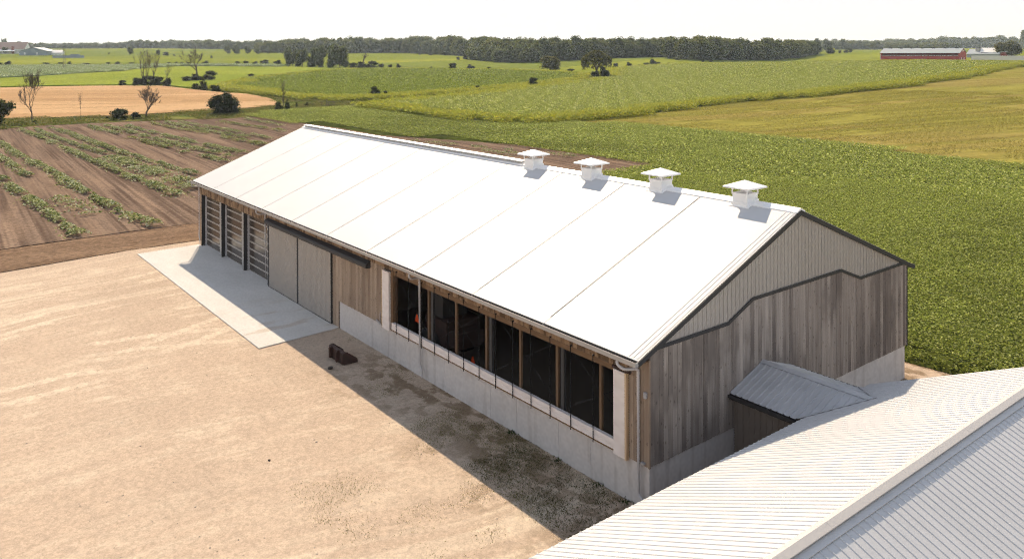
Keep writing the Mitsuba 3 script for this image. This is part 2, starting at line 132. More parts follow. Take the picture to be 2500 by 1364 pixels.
def quads(c, n, u, su, sv, col, rng, fold=0.0):
    """Leaf-sized four-cornered faces: centres, normals, long directions, half sizes and one colour each; diamond shaped, folded along the midrib."""
    n = n / (np.linalg.norm(n, axis=1, keepdims=True) + 1e-9)
    u = u - n * (u * n).sum(1, keepdims=True); u /= np.linalg.norm(u, axis=1, keepdims=True) + 1e-9
    w = np.cross(n, u)
    su, sv = np.broadcast_to(su, len(c))[:, None], np.broadcast_to(sv, len(c))[:, None]
    v = np.stack([c - u * su, c + w * sv - u * su * 0.15 + n * sv * fold, c + u * su, c - w * sv - u * su * 0.15 + n * sv * fold], 1).reshape(-1, 3)
    k = np.arange(len(c))[:, None] * 4
    f = np.concatenate([k + [0, 2, 1], k + [0, 3, 2]])
    return (v, f), np.repeat(np.clip(col, 0.002, 1), 4, axis=0)

# ------------------------------------------------------------------ materials
def mat(name, fn, rough=0.8, spec=0.3, bump=None, bs=1.0, eps=0.01, kind='principled', **kw):
    col = {'type': 'rgb', 'value': list(fn)} if isinstance(fn, (tuple, list)) else proc(fn)
    if kind == 'diffuse':
        b = {'type': 'diffuse', 'reflectance': col}
    else:
        b = {'type': 'principled', 'base_color': col, 'roughness': rough, 'specular': spec, **kw}
    if bump is not None:
        b = {'type': 'bumpmap', 'nested': b, 'tex': proc(bump, eps=eps), 'scale': bs}
    scene[name] = {'type': 'twosided', 'bsdf': b}
    return name

TRACKS = [(-15.0, 23.3, -7.7, 24.2), (-14.5, 28.3, -2.9, 24.9), (-10.5, 37.5, -1.3, 39.8), (-17.2, 21.5, -10.6, 21.4), (-7.7, 25.7, -1.2, 28.1), (-12.6, 30.5, -3.1, 29.6), (-16.0, 18.0, -6.5, 22.6), (-13.0, 33.2, -5.0, 34.4), (-14.0, 26.0, -4.5, 22.3)]
def tracks(x, y, w):
    # dusty wheel marks: pairs of pale bands with tread bars, broken up along their length
    out = mi.Float(0)
    for i, (x0, y0, x1, y1) in enumerate(TRACKS):
        l = math.hypot(x1 - x0, y1 - y0); a, b = (x1 - x0) / l, (y1 - y0) / l
        s = (x - x0) * a + (y - y0) * b
        d = -(x - x0) * b + (y - y0) * a + (w - 0.5) * 2.6 + dr.square(s - l / 2) * (0.012 if i % 2 else -0.008)
        d = dr.abs(dr.abs(d) - 0.8)
        band = smoothstep(0.30, 0.16, d + (noise(x * 7, y * 7, i) - 0.5) * 0.2)
        bars = 0.55 + 0.45 * smoothstep(0.35, 0.6, noise(s * 4.5 + d * 3.0, i * 3.0))
        broken = smoothstep(0.42, 0.6, fbm(s * 0.35 + i * 7.0, 1.0, 0.0, 2)) * smoothstep(-3.0, 1.0, s) * smoothstep(l + 3.0, l - 1.0, s)
        out = dr.maximum(out, band * bars * broken)
    return out
def gravel(p, n, uv):
    # compacted limestone gravel: fine grain, pale dusty wheel streaks running across the yard, browner dirt beside the wall, spread wider to deepen the barn shadow
    x, y = p.x, p.y
    u, v = x * 0.992 + y * 0.122, -x * 0.122 + y * 0.992
    w = fbm(x * 0.09, y * 0.09, 0.0, 2)
    uu, vv = u + w * 3.0, v + (w - 0.5) * 5.0 + (fbm(u * 0.07, v * 0.03, 4.0, 2) - 0.5) * 5.0
    grain = fbm(x * 9, y * 9, 0.0, 3)
    stones = noise(x * 31, y * 31)
    streak = fbm(uu * 0.09, vv * 1.1, 3.0, 4)
    fine = fbm(uu * 0.35, vv * 4.0, 9.0, 3)
    scuff = smoothstep(0.5, 0.72, fbm(x * 0.8, y * 0.8, 11.0, 3)) * smoothstep(0.4, 0.6, noise(uu * 1.2, vv * 5.0, 2.0))
    patch = fbm(x * 0.28, y * 0.28, 5.0, 4)
    drive = smoothstep(0.36, 0.62, fbm(uu * 0.04, vv * 0.11, 6.0, 2))
    t = smoothstep(0.45, 0.72, streak * 0.6 + fine * 0.4) * (0.25 + 0.75 * drive) + scuff * 0.35
    c = mix((0.45, 0.355, 0.270), (0.575, 0.485, 0.375), dr.clip(t, 0, 1) * 0.9)
    c = mix(c, (0.62, 0.53, 0.415), tracks(x, y, w) * 0.65)
    c = mix(c, (0.40, 0.315, 0.24), smoothstep(0.5, 0.72, patch) * 0.4)
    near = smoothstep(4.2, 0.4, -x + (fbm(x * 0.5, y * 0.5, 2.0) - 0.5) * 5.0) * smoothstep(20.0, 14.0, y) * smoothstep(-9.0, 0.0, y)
    dirt_shade = near * smoothstep(0.43, 0.62, fbm(x * 2.2, y * 1.6, 8.0, 5))
    c = mix(c, (0.17, 0.118, 0.07), dirt_shade * 0.75)  # real brown soil, widened and darkened to deepen the shadow strip
    return c * (0.70 + 0.36 * grain + 0.24 * stones)
mat('m_gravel', gravel, kind='diffuse', bump=lambda p, n, uv: fbm(p.x * 14, p.y * 14, 0.0, 2) * 0.6 + fbm(p.x * 2.3, p.y * 2.3, 4.0, 2), bs=0.03)

def soil(p, n, uv):
    x, y = p.x, p.y
    q = x - y * 0.052
    g = fbm(x * 5, y * 5, 0.0, 3)
    lines = fbm(q * 3.2, y * 0.05, 1.0, 3) * 0.6 + noise(q * 5.2, y * 0.07, 3.0) * 0.4
    pale = smoothstep(0.5, 0.75, fbm(q * 0.5, y * 0.06, 4.0, 4))
    c = mix((0.11, 0.077, 0.058), (0.215, 0.155, 0.115), smoothstep(0.25, 0.75, lines))
    c = mix(c, (0.29, 0.205, 0.145), pale * 0.45)
    return c * (0.62 + 0.75 * g)
mat('m_soil', soil, kind='diffuse', bump=lambda p, n, uv: noise((p.x - p.y * 0.052) * 1.3) * 1.0 + fbm(p.x * 4, p.y * 4, 0.0, 3) * 0.8, bs=0.12, eps=0.03)
def headland(p, n, uv):
    x, y = p.x, p.y
    g = fbm(x * 5, y * 5, 0.0, 3)
    lines = fbm(x * 0.07, y * 1.6 + fbm(x * 0.1, y * 0.1) * 3, 1.0, 3)
    c = mix((0.14, 0.092, 0.062), (0.24, 0.165, 0.11), lines)
    return c * (0.6 + 0.8 * g)
mat('m_headland', headland, kind='diffuse', bump=lambda p, n, uv: fbm(p.x * 3, p.y * 3, 0.0, 3), bs=0.15, eps=0.03)

def slabc(p, n, uv):
    x, y = p.x, p.y
    g = fbm(x * 1.1, y * 0.45, 0.0, 4)
    s = smoothstep(0.52, 0.7, fbm(x * 0.5 + 3, y * 1.9, 2.0, 4)) * smoothstep(34.0, 22.0, y + fbm(x, y) * 6)
    c = mix((0.47, 0.455, 0.42), (0.55, 0.53, 0.50), g)
    c = mix(c, (0.36, 0.26, 0.16), s * 0.55)
    # spots = smoothstep(0.90, 0.93, noise(x * 1.1 + 9, y * 1.1)) * smoothstep(0.45, 0.6, noise(x * 7, y * 7))
    return c * (0.92 + 0.14 * noise(x * 14, y * 14))
mat('m_slab', slabc, rough=0.85, spec=0.25)

def concrete(p, n, uv):
    h = p.x + p.y
    g = fbm(h * 0.9, p.z * 1.4, 0.0, 4)
    drip = smoothstep(0.55, 0.75, fbm(h * 3.2, p.z * 0.35, 5.0, 3))
    c = mix((0.47, 0.445, 0.425), (0.56, 0.535, 0.515), g)
    c = mix(c, (0.33, 0.30, 0.27), drip * 0.35)
    return c * (0.93 + 0.12 * noise(h * 11, p.z * 11))
mat('m_concrete', concrete, rough=0.9, spec=0.2)

def timber(along, cell, light, dark, stain, stain_c, knot=True):
    def fn(p, n, uv):
        s = p.x if along == 'x' else p.y
        k = dr.floor(s / cell)
        r = cell_rand(k, 3, 1)
        r2 = cell_rand(k, 5, 2)
        g = fbm(s * 26 + r * 50, p.z * 0.9 + r2 * 30, 0.0, 3)
        b = fbm(s * 4.0, p.z * 0.5 + r * 9, 2.0, 3)
        t = dr.clip(0.15 + 0.55 * r + 0.55 * (g - 0.5) + 0.5 * (b - 0.5), 0, 1)
        c = mix(dark, light, t)
        st = smoothstep(0.46, 0.7, fbm(s * 0.55, p.z * 0.55 + r * 0.7, 7.0, 4) * 0.75 + r2 * 0.25)
        c = mix(c, stain_c, st * stain)
        if knot:
            zk = p.z * 1.3 + r * 7
            dz = zk - dr.floor(zk) - 0.2 - 0.6 * cell_rand(k, dr.floor(zk), 6)
            ds = (s / cell - k - 0.3 - 0.4 * cell_rand(k, dr.floor(zk), 8))
            d = dr.sqrt(dr.square(dz * 10) + dr.square(ds * 4.5))
            c = mix(c, (0.045, 0.032, 0.022), smoothstep(1.0, 0.2, d) * dr.select(cell_rand(k, dr.floor(zk), 9) > 0.6, 0.45, 0.0))
        return c
    return fn
BW = 0.22
mat('m_gable_wood', timber('x', BW, (0.44, 0.39, 0.345), (0.165, 0.14, 0.124), 0.6, (0.105, 0.088, 0.08)), rough=0.9, spec=0.15)
mat('m_wall_wood', timber('y', BW, (0.43, 0.34, 0.26), (0.235, 0.175, 0.13), 0.4, (0.15, 0.11, 0.085)), rough=0.9, spec=0.15)
def fascia(p, n, uv):
    k = dr.floor(p.y / BW)
    r = cell_rand(k, 2, 7)
    g = fbm(p.y * 24, p.z * 1.5 + r * 20, 0.0, 3)
    c = mix((0.17, 0.11, 0.067), (0.36, 0.25, 0.16), dr.clip(r * 0.6 + g * 0.7 - 0.15, 0, 1))
    st = smoothstep(0.5, 0.62, fbm(p.y * 5, p.z * 1.1, 3.0, 3))
    return mix(c, (0.075, 0.048, 0.03), st * 0.75)
mat('m_fascia', fascia, rough=0.9, spec=0.15)
mat('m_beam', lambda p, n, uv: mix((0.13, 0.078, 0.043), (0.21, 0.13, 0.073), fbm(p.y * 3, p.z * 14 + p.x * 9, 0.0, 3)), rough=0.8)
mat('m_post', lambda p, n, uv: mix((0.115, 0.073, 0.043), (0.19, 0.122, 0.072), fbm(p.x * 20 + p.y * 20, p.z * 0.9, 0.0, 3)), rough=0.8)
mat('m_pale_wood', (0.55, 0.40, 0.25), rough=0.7)
mat('m_membrane', lambda p, n, uv: mix((0.50, 0.50, 0.505), (0.54, 0.54, 0.54), fbm(p.x * 0.5, p.y * 0.35, p.z, 3)), rough=0.55, spec=0.35)
mat('m_seam', (0.10, 0.10, 0.10), rough=0.7)
mat('m_white', (0.80, 0.80, 0.80), rough=0.45, spec=0.5)
mat('m_curtain', lambda p, n, uv: mix((0.66, 0.60, 0.57), (0.74, 0.69, 0.66), noise(p.y * 3, p.z * 8)), rough=0.6)
mat('m_galv', lambda p, n, uv: mix((0.33, 0.325, 0.32), (0.43, 0.42, 0.41), fbm(p.x * 3, p.y * 1.5, p.z * 3, 3)), rough=0.45, metallic=0.35)
mat('m_pipe', (0.47, 0.455, 0.45), rough=0.4)
mat('m_track_metal', lambda p, n, uv: mix((0.33, 0.305, 0.28), (0.40, 0.37, 0.345), noise(p.y * 2, p.z * 3)), rough=0.5)
mat('m_charcoal', (0.036, 0.036, 0.038), rough=0.55, spec=0.3)
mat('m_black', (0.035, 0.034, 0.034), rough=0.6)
mat('m_clad', lambda p, n, uv: mix((0.345, 0.318, 0.288), (0.375, 0.347, 0.315), noise(p.x * 0.8 + p.y * 0.8, p.z * 0.5)), rough=0.42, spec=0.45)
mat('m_clad_dark', lambda p, n, uv: mix((0.15, 0.126, 0.108), (0.185, 0.157, 0.135), noise(p.y * 1.5, p.z * 0.7)), rough=0.5)
mat('m_polycarb', lambda p, n, uv: mix((0.040, 0.031, 0.024), (0.060, 0.046, 0.034), fbm(p.y * 0.9, p.z * 0.9, 0.0, 3)), rough=0.16, spec=0.9)
def steel_roof(p, n, uv):
    g = fbm(p.x * 0.6, p.y * 0.6, 0.0, 3)
    return mix((0.50, 0.50, 0.50), (0.545, 0.545, 0.545), g) * (0.96 + 0.06 * noise(p.x * 9, p.y * 2))
mat('m_steel_roof', steel_roof, rough=0.42, spec=0.5, metallic=0.2)
mat('m_ridge_metal', (0.43, 0.415, 0.40), rough=0.5, spec=0.4)
mat('m_vent_grey', (0.33, 0.33, 0.34), rough=0.5)
mat('m_link_roof', lambda p, n, uv: mix((0.35, 0.352, 0.36), (0.41, 0.412, 0.42), noise(p.x * 2, p.y * 2)), rough=0.4, spec=0.5)
mat('m_rust', lambda p, n, uv: mix((0.020, 0.016, 0.014), (0.065, 0.028, 0.02), fbm(p.x * 6, p.y * 6, p.z * 6, 3)), rough=0.7)
mat('m_red', lambda p, n, uv: mix((0.10, 0.014, 0.011), (0.16, 0.022, 0.017), noise(p.y * 4, p.z * 4)), rough=0.5)
mat('m_sign', (0.75, 0.085, 0.02), rough=0.5)
mat('m_steel_dark', (0.05, 0.05, 0.052), rough=0.6)
mat('m_cord', (0.02, 0.02, 0.02), kind='diffuse')
mat('m_inside', lambda p, n, uv: mix((0.19, 0.148, 0.108), (0.27, 0.215, 0.16), fbm(p.y * 3, p.z * 0.6 + p.x, 0.0, 3)), kind='diffuse')
mat('m_floor', (0.16, 0.13, 0.10), kind='diffuse')
mat('m_dark_gap', (0.12, 0.09, 0.07), kind='diffuse')
mat('m_pebble', lambda p, n, uv: mix((0.30, 0.245, 0.19), (0.56, 0.48, 0.39), cell_rand(dr.floor(p.x * 6), dr.floor(p.y * 6))), rough=0.9)
mat('m_stone', (0.05, 0.042, 0.035), rough=0.9)

def grass(c0, c1, s, seed=0.0, c2=None):
    def fn(p, n, uv):
        a = fbm(p.x / s, p.y / s, seed, 4)
        b = fbm(p.x * 1.1, p.y * 1.1, seed + 4, 3)
        c = mix(c0, c1, smoothstep(0.3, 0.7, a)) * (0.6 + 0.8 * b)
        if c2 is not None:
            c = mix(c, c2, smoothstep(0.55, 0.75, fbm(p.x / s * 2.2, p.y / s * 2.2, seed + 8, 3)) * 0.6)
        return c
    return fn
def rough(k, h=0.25):
    return lambda p, n, uv: fbm(p.x * k, p.y * k, 0.0, 3) * h
def farland(p, n, uv):
    a = fbm(p.x * 0.006, p.y * 0.006, 0.0, 3)
    w = cell_rand(dr.floor(p.x * 0.0045 + p.y * 0.002), dr.floor(p.y * 0.006 - p.x * 0.001), 4)
    c = mix((0.165, 0.195, 0.026), (0.225, 0.245, 0.034), smoothstep(0.35, 0.65, a))
    c = mix(c, (0.12, 0.155, 0.035), dr.select(w > 0.7, 0.6, 0.0))
    return c * (0.75 + 0.5 * fbm(p.x * 0.25, p.y * 0.25, 1.0, 4))
mat('m_farland', farland, kind='diffuse', bump=rough(0.5, 1.0), bs=0.5, eps=0.2)
mat('m_rough_grass', grass((0.12, 0.15, 0.035), (0.21, 0.20, 0.065), 6, 1.0, (0.28, 0.22, 0.09)), kind='diffuse', bump=rough(1.5, 1.0), bs=0.5, eps=0.1)
mat('m_soy_under', grass((0.05, 0.06, 0.014), (0.08, 0.095, 0.022), 9, 2.0), kind='diffuse', bump=rough(3.0, 1.0), bs=0.3, eps=0.05)
mat('m_corn_under', grass((0.125, 0.14, 0.024), (0.18, 0.20, 0.035), 14, 3.0), kind='diffuse', bump=rough(1.0, 1.0), bs=0.8, eps=0.1)
mat('m_bright', grass((0.20, 0.245, 0.036), (0.245, 0.28, 0.045), 40, 5.0), kind='diffuse', bump=rough(0.8, 1.0), bs=0.5, eps=0.1)
def pale(p, n, uv):
    c = mix((0.135, 0.18, 0.06), (0.21, 0.26, 0.12), fbm(p.x * 0.5, p.y * 0.5, 6.0, 4))
    return mix(c, (0.36, 0.40, 0.26), smoothstep(0.6, 0.72, noise(p.x * 0.8, p.y * 0.8)) * 0.6)
mat('m_pale', pale, kind='diffuse', bump=rough(0.8, 1.0), bs=0.6, eps=0.1)
def wheat(p, n, uv):
    u, v = p.x * 0.90 - p.y * 0.43, p.x * 0.43 + p.y * 0.90
    a = fbm(u * 0.02, v * 0.11, 2.0, 4)
    c = mix((0.41, 0.26, 0.135), (0.50, 0.335, 0.185), smoothstep(0.3, 0.65, a))
    c = mix(c, (0.30, 0.18, 0.09), smoothstep(0.58, 0.72, fbm(u * 0.03 + 5, v * 0.25, 4.0, 4)) * 0.5)
    return c * (0.8 + 0.4 * fbm(p.x * 1.2, p.y * 1.2, 3.0, 3))
mat('m_wheat', wheat, kind='diffuse', bump=rough(1.2, 1.0), bs=0.3, eps=0.1)
def olive(p, n, uv):
    u, v = p.x * OL[0] + p.y * OL[1], -p.x * OL[1] + p.y * OL[0]
    w = fbm(p.x * 0.012, p.y * 0.012, 1.0, 2) * 12
    a = fbm(u * 0.022, v * 0.55 + w * 0.6, 2.0, 4)
    line = smoothstep(0.60, 0.68, fbm(u * 0.035 + 3, v * 0.75 + w * 0.8, 7.0, 3))
    c = mix((0.20, 0.188, 0.042), (0.275, 0.25, 0.058), smoothstep(0.3, 0.7, a))
    c = mix(c, (0.285, 0.205, 0.08), smoothstep(0.52, 0.72, fbm(u * 0.010, v * 0.10 + w * 0.2, 5.0, 3)) * 0.45)
    c = mix(c, (0.15, 0.125, 0.03), line * 0.5)
    return c * (0.78 + 0.45 * fbm(p.x * 1.5, p.y * 1.5, 3.0, 4))
OL = (0.974, -0.225)
mat('m_olive', olive, kind='diffuse', bump=rough(1.5, 1.0), bs=0.25, eps=0.08)
mat('m_bark', lambda p, n, uv: mix((0.075, 0.055, 0.042), (0.15, 0.115, 0.09), fbm(p.x * 3, p.y * 3, p.z * 0.8, 3)), kind='diffuse')
mat('m_pole', (0.16, 0.13, 0.11), rough=0.9)
def leaf(name, trans, rough_=0.5, eta=1.35):
    scene[name] = {'type': 'principledthin', 'base_color': {'type': 'mesh_attribute', 'name': 'vertex_color'}, 'roughness': rough_, 'eta': eta, 'diff_trans': trans, 'spec_trans': 0.0, 'sheen': 0.0}
    return name
leaf('m_leaf_crop', 0.85, 0.42, 1.45)
leaf('m_leaf_tree', 0.9, 0.7, 1.15)
# far buildings
mat('m_barn_red', lambda p, n, uv: mix((0.30, 0.035, 0.03), (0.36, 0.05, 0.04), noise(p.x * 0.3, p.y * 0.3, p.z * 2)), rough=0.6)
mat('m_far_roof', (0.30, 0.335, 0.355), rough=0.55)
mat('m_far_wall', (0.36, 0.38, 0.39), rough=0.8)
mat('m_far_white', (0.72, 0.72, 0.70), rough=0.6)
mat('m_far_brown', (0.42, 0.29, 0.23), rough=0.8)
mat('m_far_blue', (0.22, 0.27, 0.30), rough=0.6)
mat('m_far_dark', (0.05, 0.05, 0.055), rough=0.7)
mat('m_brick', (0.25, 0.09, 0.06), rough=0.9)
# ------------------------------------------------------------------ terrain and fields
CP = np.array(TERRAIN)
_rb = RBFInterpolator(CP[:, :2] / 1000, CP[:, 2], kernel='thin_plate_spline', smoothing=1e-4)
def _ss(a, b, x):
    t = np.clip((x - a) / (b - a), 0, 1)
    return t * t * (3 - 2 * t)
def zt(x, y):
    x, y = np.asarray(x, float), np.asarray(y, float)
    z = _rb(np.stack([x.ravel(), y.ravel()], -1) / 1000).reshape(x.shape)
    return z * _ss(55, 150, np.hypot(x - 8, y - 20))
def sheet(poly, spacing, lift, bump_h, bump_s, seed, skirt=0.4, edge=None, rim=None):
    """A field: points in the polygon, triangulated, lifted above the terrain, with a side face all round."""
    P = Polygon(poly).buffer(0)
    P = max(getattr(P, 'geoms', [P]), key=lambda g: g.area)
    rng = np.random.default_rng(seed)
    x0, y0, x1, y1 = P.bounds
    pts = []
    for lo, hi, s in spacing:                                  # (nearest, farthest distance from the barn, spacing)
        gx, gy = np.meshgrid(np.arange(x0, x1, s), np.arange(y0, y1, s))
        g = np.stack([gx.ravel(), gy.ravel()], 1)
        r = np.hypot(g[:, 0] - 8, g[:, 1] - 20)
        g = g[(r >= lo) & (r < hi)]
        pts.append(g + rng.uniform(-0.3, 0.3, g.shape) * s)
    g = np.vstack(pts)
    g = g[shapely.contains_xy(P.buffer(-0.3), g[:, 0], g[:, 1])]
    L = P.exterior.length
    ring = []
    d = 0.0
    while d < L:
        q = P.exterior.interpolate(d)
        ring.append((q.x, q.y))
        r = math.hypot(q.x - 8, q.y - 20)
        d += next((s for lo, hi, s in spacing if lo <= r < hi), spacing[-1][2])
    ring = np.array(ring)
    if edge:
        ring = ring + (meshkit.noise(np.stack([ring[:, 0] * 0.35, ring[:, 1] * 0.35, ring[:, 0] * 0], 1), seed)[:, None] - 0.5) * edge
    V = np.vstack([ring, g])
    tri = Delaunay(V).simplices
    c = V[tri].mean(1)
    tri = tri[shapely.contains_xy(P, c[:, 0], c[:, 1])]
    a, b, cc = V[tri[:, 0]], V[tri[:, 1]], V[tri[:, 2]]
    flip = ((b - a)[:, 0] * (cc - a)[:, 1] - (b - a)[:, 1] * (cc - a)[:, 0]) < 0
    tri[flip] = tri[flip][:, ::-1]
    z = zt(V[:, 0], V[:, 1]) + lift
    if bump_h:
        z = z + (meshkit.fbm(np.stack([V[:, 0] / bump_s, V[:, 1] / bump_s, V[:, 0] * 0], 1), 3, seed) - 0.5) * bump_h
    n = len(ring)
    if rim is not None:
        z[:n] = zt(ring[:, 0], ring[:, 1]) + rim                     # the crop thins out to the ground at its edge
    low = np.column_stack([ring, zt(ring[:, 0], ring[:, 1]) - skirt])
    verts = np.vstack([np.column_stack([V, z]), low])
    i = np.arange(n); j = (i + 1) % n; k = len(V)
    side = np.vstack([np.stack([i, k + i, k + j], 1), np.stack([i, k + j, j], 1)])
    return trimesh.Trimesh(verts, np.vstack([tri, side]), process=False), P

SP = [(0, 60, 1.5), (60, 120, 2.5), (120, 260, 4.0), (260, 600, 8.0), (600, 5000, 20.0)]
# one sheet of land under everything, out to the horizon
rr = np.concatenate([np.linspace(0, 200, 30), np.geomspace(215, 5200, 90)])
aa = np.linspace(0, 2 * np.pi, 181)[:-1]
gx, gy = 8 + rr[:, None] * np.cos(aa), 20 + rr[:, None] * np.sin(aa)
gz = zt(gx, gy) - 0.35 - 0.5 * _ss(100, 400, np.hypot(gx - 8, gy - 20))
n_r, n_a = gx.shape
ii, jj = np.meshgrid(np.arange(n_r - 1), np.arange(n_a), indexing='ij')
q = np.stack([ii * n_a + jj, (ii + 1) * n_a + jj, (ii + 1) * n_a + (jj + 1) % n_a, ii * n_a + (jj + 1) % n_a], -1).reshape(-1, 4)
put('ground', (np.stack([gx, gy, gz], -1).reshape(-1, 3), q), 'm_farland', smooth=True, label='rolling green farmland reaching to the far woods', kind='structure')

def field(name, poly, bsdf, lift, bump_h, bump_s, seed, label, kind='structure', skirt=0.4, spacing=SP, edge=None, rim=None):
    m, P = sheet(poly, spacing, lift, bump_h, bump_s, seed, skirt, edge, rim)
    put(name, m, bsdf, smooth=40, label=label, kind=kind)
    return P
P_YARD = field('gravel_yard', [(-95, -75), (60, -75), (60, -1.5), (19, -1.5), (19, 47.6), (0, 47.6), (-5, 47.4), (-9, 46.9), (-13, 46.1), (-30, 47.8), (-60, 50.5), (-95, 53)], 'm_gravel', 0.0, 0.03, 6, 1, 'sandy gravel yard with pale wheel streaks in front of the barn')
FUR = 53.1
P_HEAD = field('headland', [(-95, 52.5), (-60, 50), (-30, 47.2), (-12.8, 45.6), (-8.4, 46.4), (-4.4, 47.0), (0.3, 46.7), (19, 46.5), (22, FUR), (-6.6, FUR), (-12.1, 52.7), (-40, 51.8), (-95, 52.6)], 'm_headland', 0.035, 0.07, 2, 2, 'bare brown strip of soil between the gravel yard and the crop rows', spacing=[(0, 5000, 1.0)], edge=0.9)
soil_poly = [(-95, 54), (-40, 52.0), (-12.1, 52.9), (-6.6, FUR + 0.2), (22, FUR + 0.2), (22, 30), (48.3, 48.9)] + [tuple(q) for q in SOIL_A[9:]]
P_SOIL = field('soil_field', soil_poly, 'm_soil', 0.055, 0.10, 3, 3, 'tilled brown field with rows of leafy plants', spacing=[(0, 90, 1.2), (90, 5000, 2.5)], edge=0.5)
P_ROUGH = field('rough_grass', ROUGH_J, 'm_rough_grass', 0.12, 0.5, 6, 4, 'strip of rough yellowish grass between the soil field and the wheat')
P_WHEAT = field('wheat_field', WHEAT_C, 'm_wheat', 0.5, 0.3, 20, 5, 'ripe tan wheat field behind the hedgerow')
P_BRIGHT = field('green_field', BRIGHT_D, 'm_bright', 0.4, 0.3, 30, 6, 'smooth bright green field behind the wheat')
P_PALE = field('pale_field', PALE_K, 'm_pale', 0.7, 0.5, 12, 7, 'pale green crop field with two poles at its edge')
P_CORNE = field('corn_field', CORN_E, 'm_corn_under', 0.9, 0.4, 8, 8, 'mid green corn field left of the round tree')
P_CORNF = field('corn_field', CORN_F, 'm_corn_under', 0.9, 0.4, 8, 9, 'broad light green corn field in front of the tall elm and the red barn')
P_OLIVE = field('stubble_field', OLIVE_H, 'm_olive', 0.10, 0.15, 25, 10, 'yellow olive mown field at the right')
P_SOY = field('soybean_field', SOY_I, 'm_soy_under', 0.32, 0.25, 1.5, 11, 'dark green soybean field behind the white barn', spacing=[(0, 60, 0.9), (60, 5000, 1.6)], rim=0.03, edge=0.5)
put('concrete_apron', slab(Polygon([(-4.42, 21.45), (-0.01, 21.72), (-0.01, 31.6), (0.6, 31.6), (0.6, 44.9), (-0.01, 44.9), (-0.01, 45.25), (-4.45, 45.1)]), 'z', -0.05, 0.05), 'm_slab', label='pale concrete apron along the bay doors of the barn', kind='structure')
# ------------------------------------------------------------------ the barn
W, L = 16.85, 45.0
EX, EZ, RX, RZ = -0.56, 4.955, 8.42, 8.53
SL = (RZ - EZ) / (RX - EX)
def rz(x):
    return RZ - SL * abs(x - RX)
tag('barn', 'long barn with white membrane roof, weathered board walls and open windows', 'barn')
used.add('barn')
def slope_slab(x0, x1, y0, y1, t0, t1):
    """Piece lying on the roof slope between x0 and x1, from t0 to t1 above the roof plane."""
    return slab([(x0, rz(x0) + t0), (x1, rz(x1) + t0), (x1, rz(x1) + t1), (x0, rz(x0) + t1)], 'y', y0, y1)
put('barn__roof_deck', cat_([slope_slab(EX + 0.02, RX, -0.02, 45.08, -0.16, -0.022), slope_slab(RX, 2 * RX - EX - 0.02, -0.02, 45.08, -0.16, -0.022)]), 'm_seam')
BAY = [0.0, 4.45, 8.77, 13.12, 17.55, 21.95, 26.5, 31.12, 35.68, 40.35, 45.0]
g = 0.03
for a, b in zip(BAY[:-1], BAY[1:]):
    y0, y1 = (a + g if a else -0.05), (b - g if b < 45 else 45.1)
    put('barn__roof_panel', slope_slab(EX, RX, y0, y1, -0.02, 0.0), 'm_membrane')
for a, b in zip(BAY[:-1], BAY[1:]):
    put('barn__roof_panel', slope_slab(RX, 2 * RX - EX, (a + g if a else -0.05), (b - g if b < 45 else 45.1), -0.02, 0.0), 'm_membrane')
for b in BAY[1:-1]:
    put('barn__seam_clip', cat_([bx(EX - 0.035, EX - 0.012, b - 0.02, b + 0.02, EZ - 0.16, EZ + 0.012), slope_slab(EX - 0.03, EX + 0.3, b - 0.02, b + 0.02, -0.01, 0.014)]), 'm_galv')
for k in range(3):
    y = 0.02 + 0.17 * k
    put('barn__rake_batten', slope_slab(EX + 0.05, RX - 0.2, y, y + 0.05, 0.0, 0.016), 'm_membrane')
put('barn__ridge_cap', slab([(RX - 0.30, rz(RX - 0.30) + 0.004), (RX - 0.29, rz(RX - 0.3) + 0.045), (RX, RZ + 0.06), (RX + 0.29, rz(RX - 0.3) + 0.045), (RX + 0.30, rz(RX - 0.3) + 0.004)], 'y', -0.06, 45.11), 'm_white')
put('barn__ridge_vent', cat_([slab([(RX - 0.22, RZ), (RX - 0.22, RZ + 0.10), (RX + 0.22, RZ + 0.10), (RX + 0.22, RZ)], 'y', 16.6, 44.7)]), 'm_galv')
put('barn__ridge_vent', slab([(RX - 0.27, RZ + 0.09), (RX - 0.27, RZ + 0.12), (RX, RZ + 0.17), (RX + 0.27, RZ + 0.12), (RX + 0.27, RZ + 0.09)], 'y', 16.5, 44.8), 'm_white')
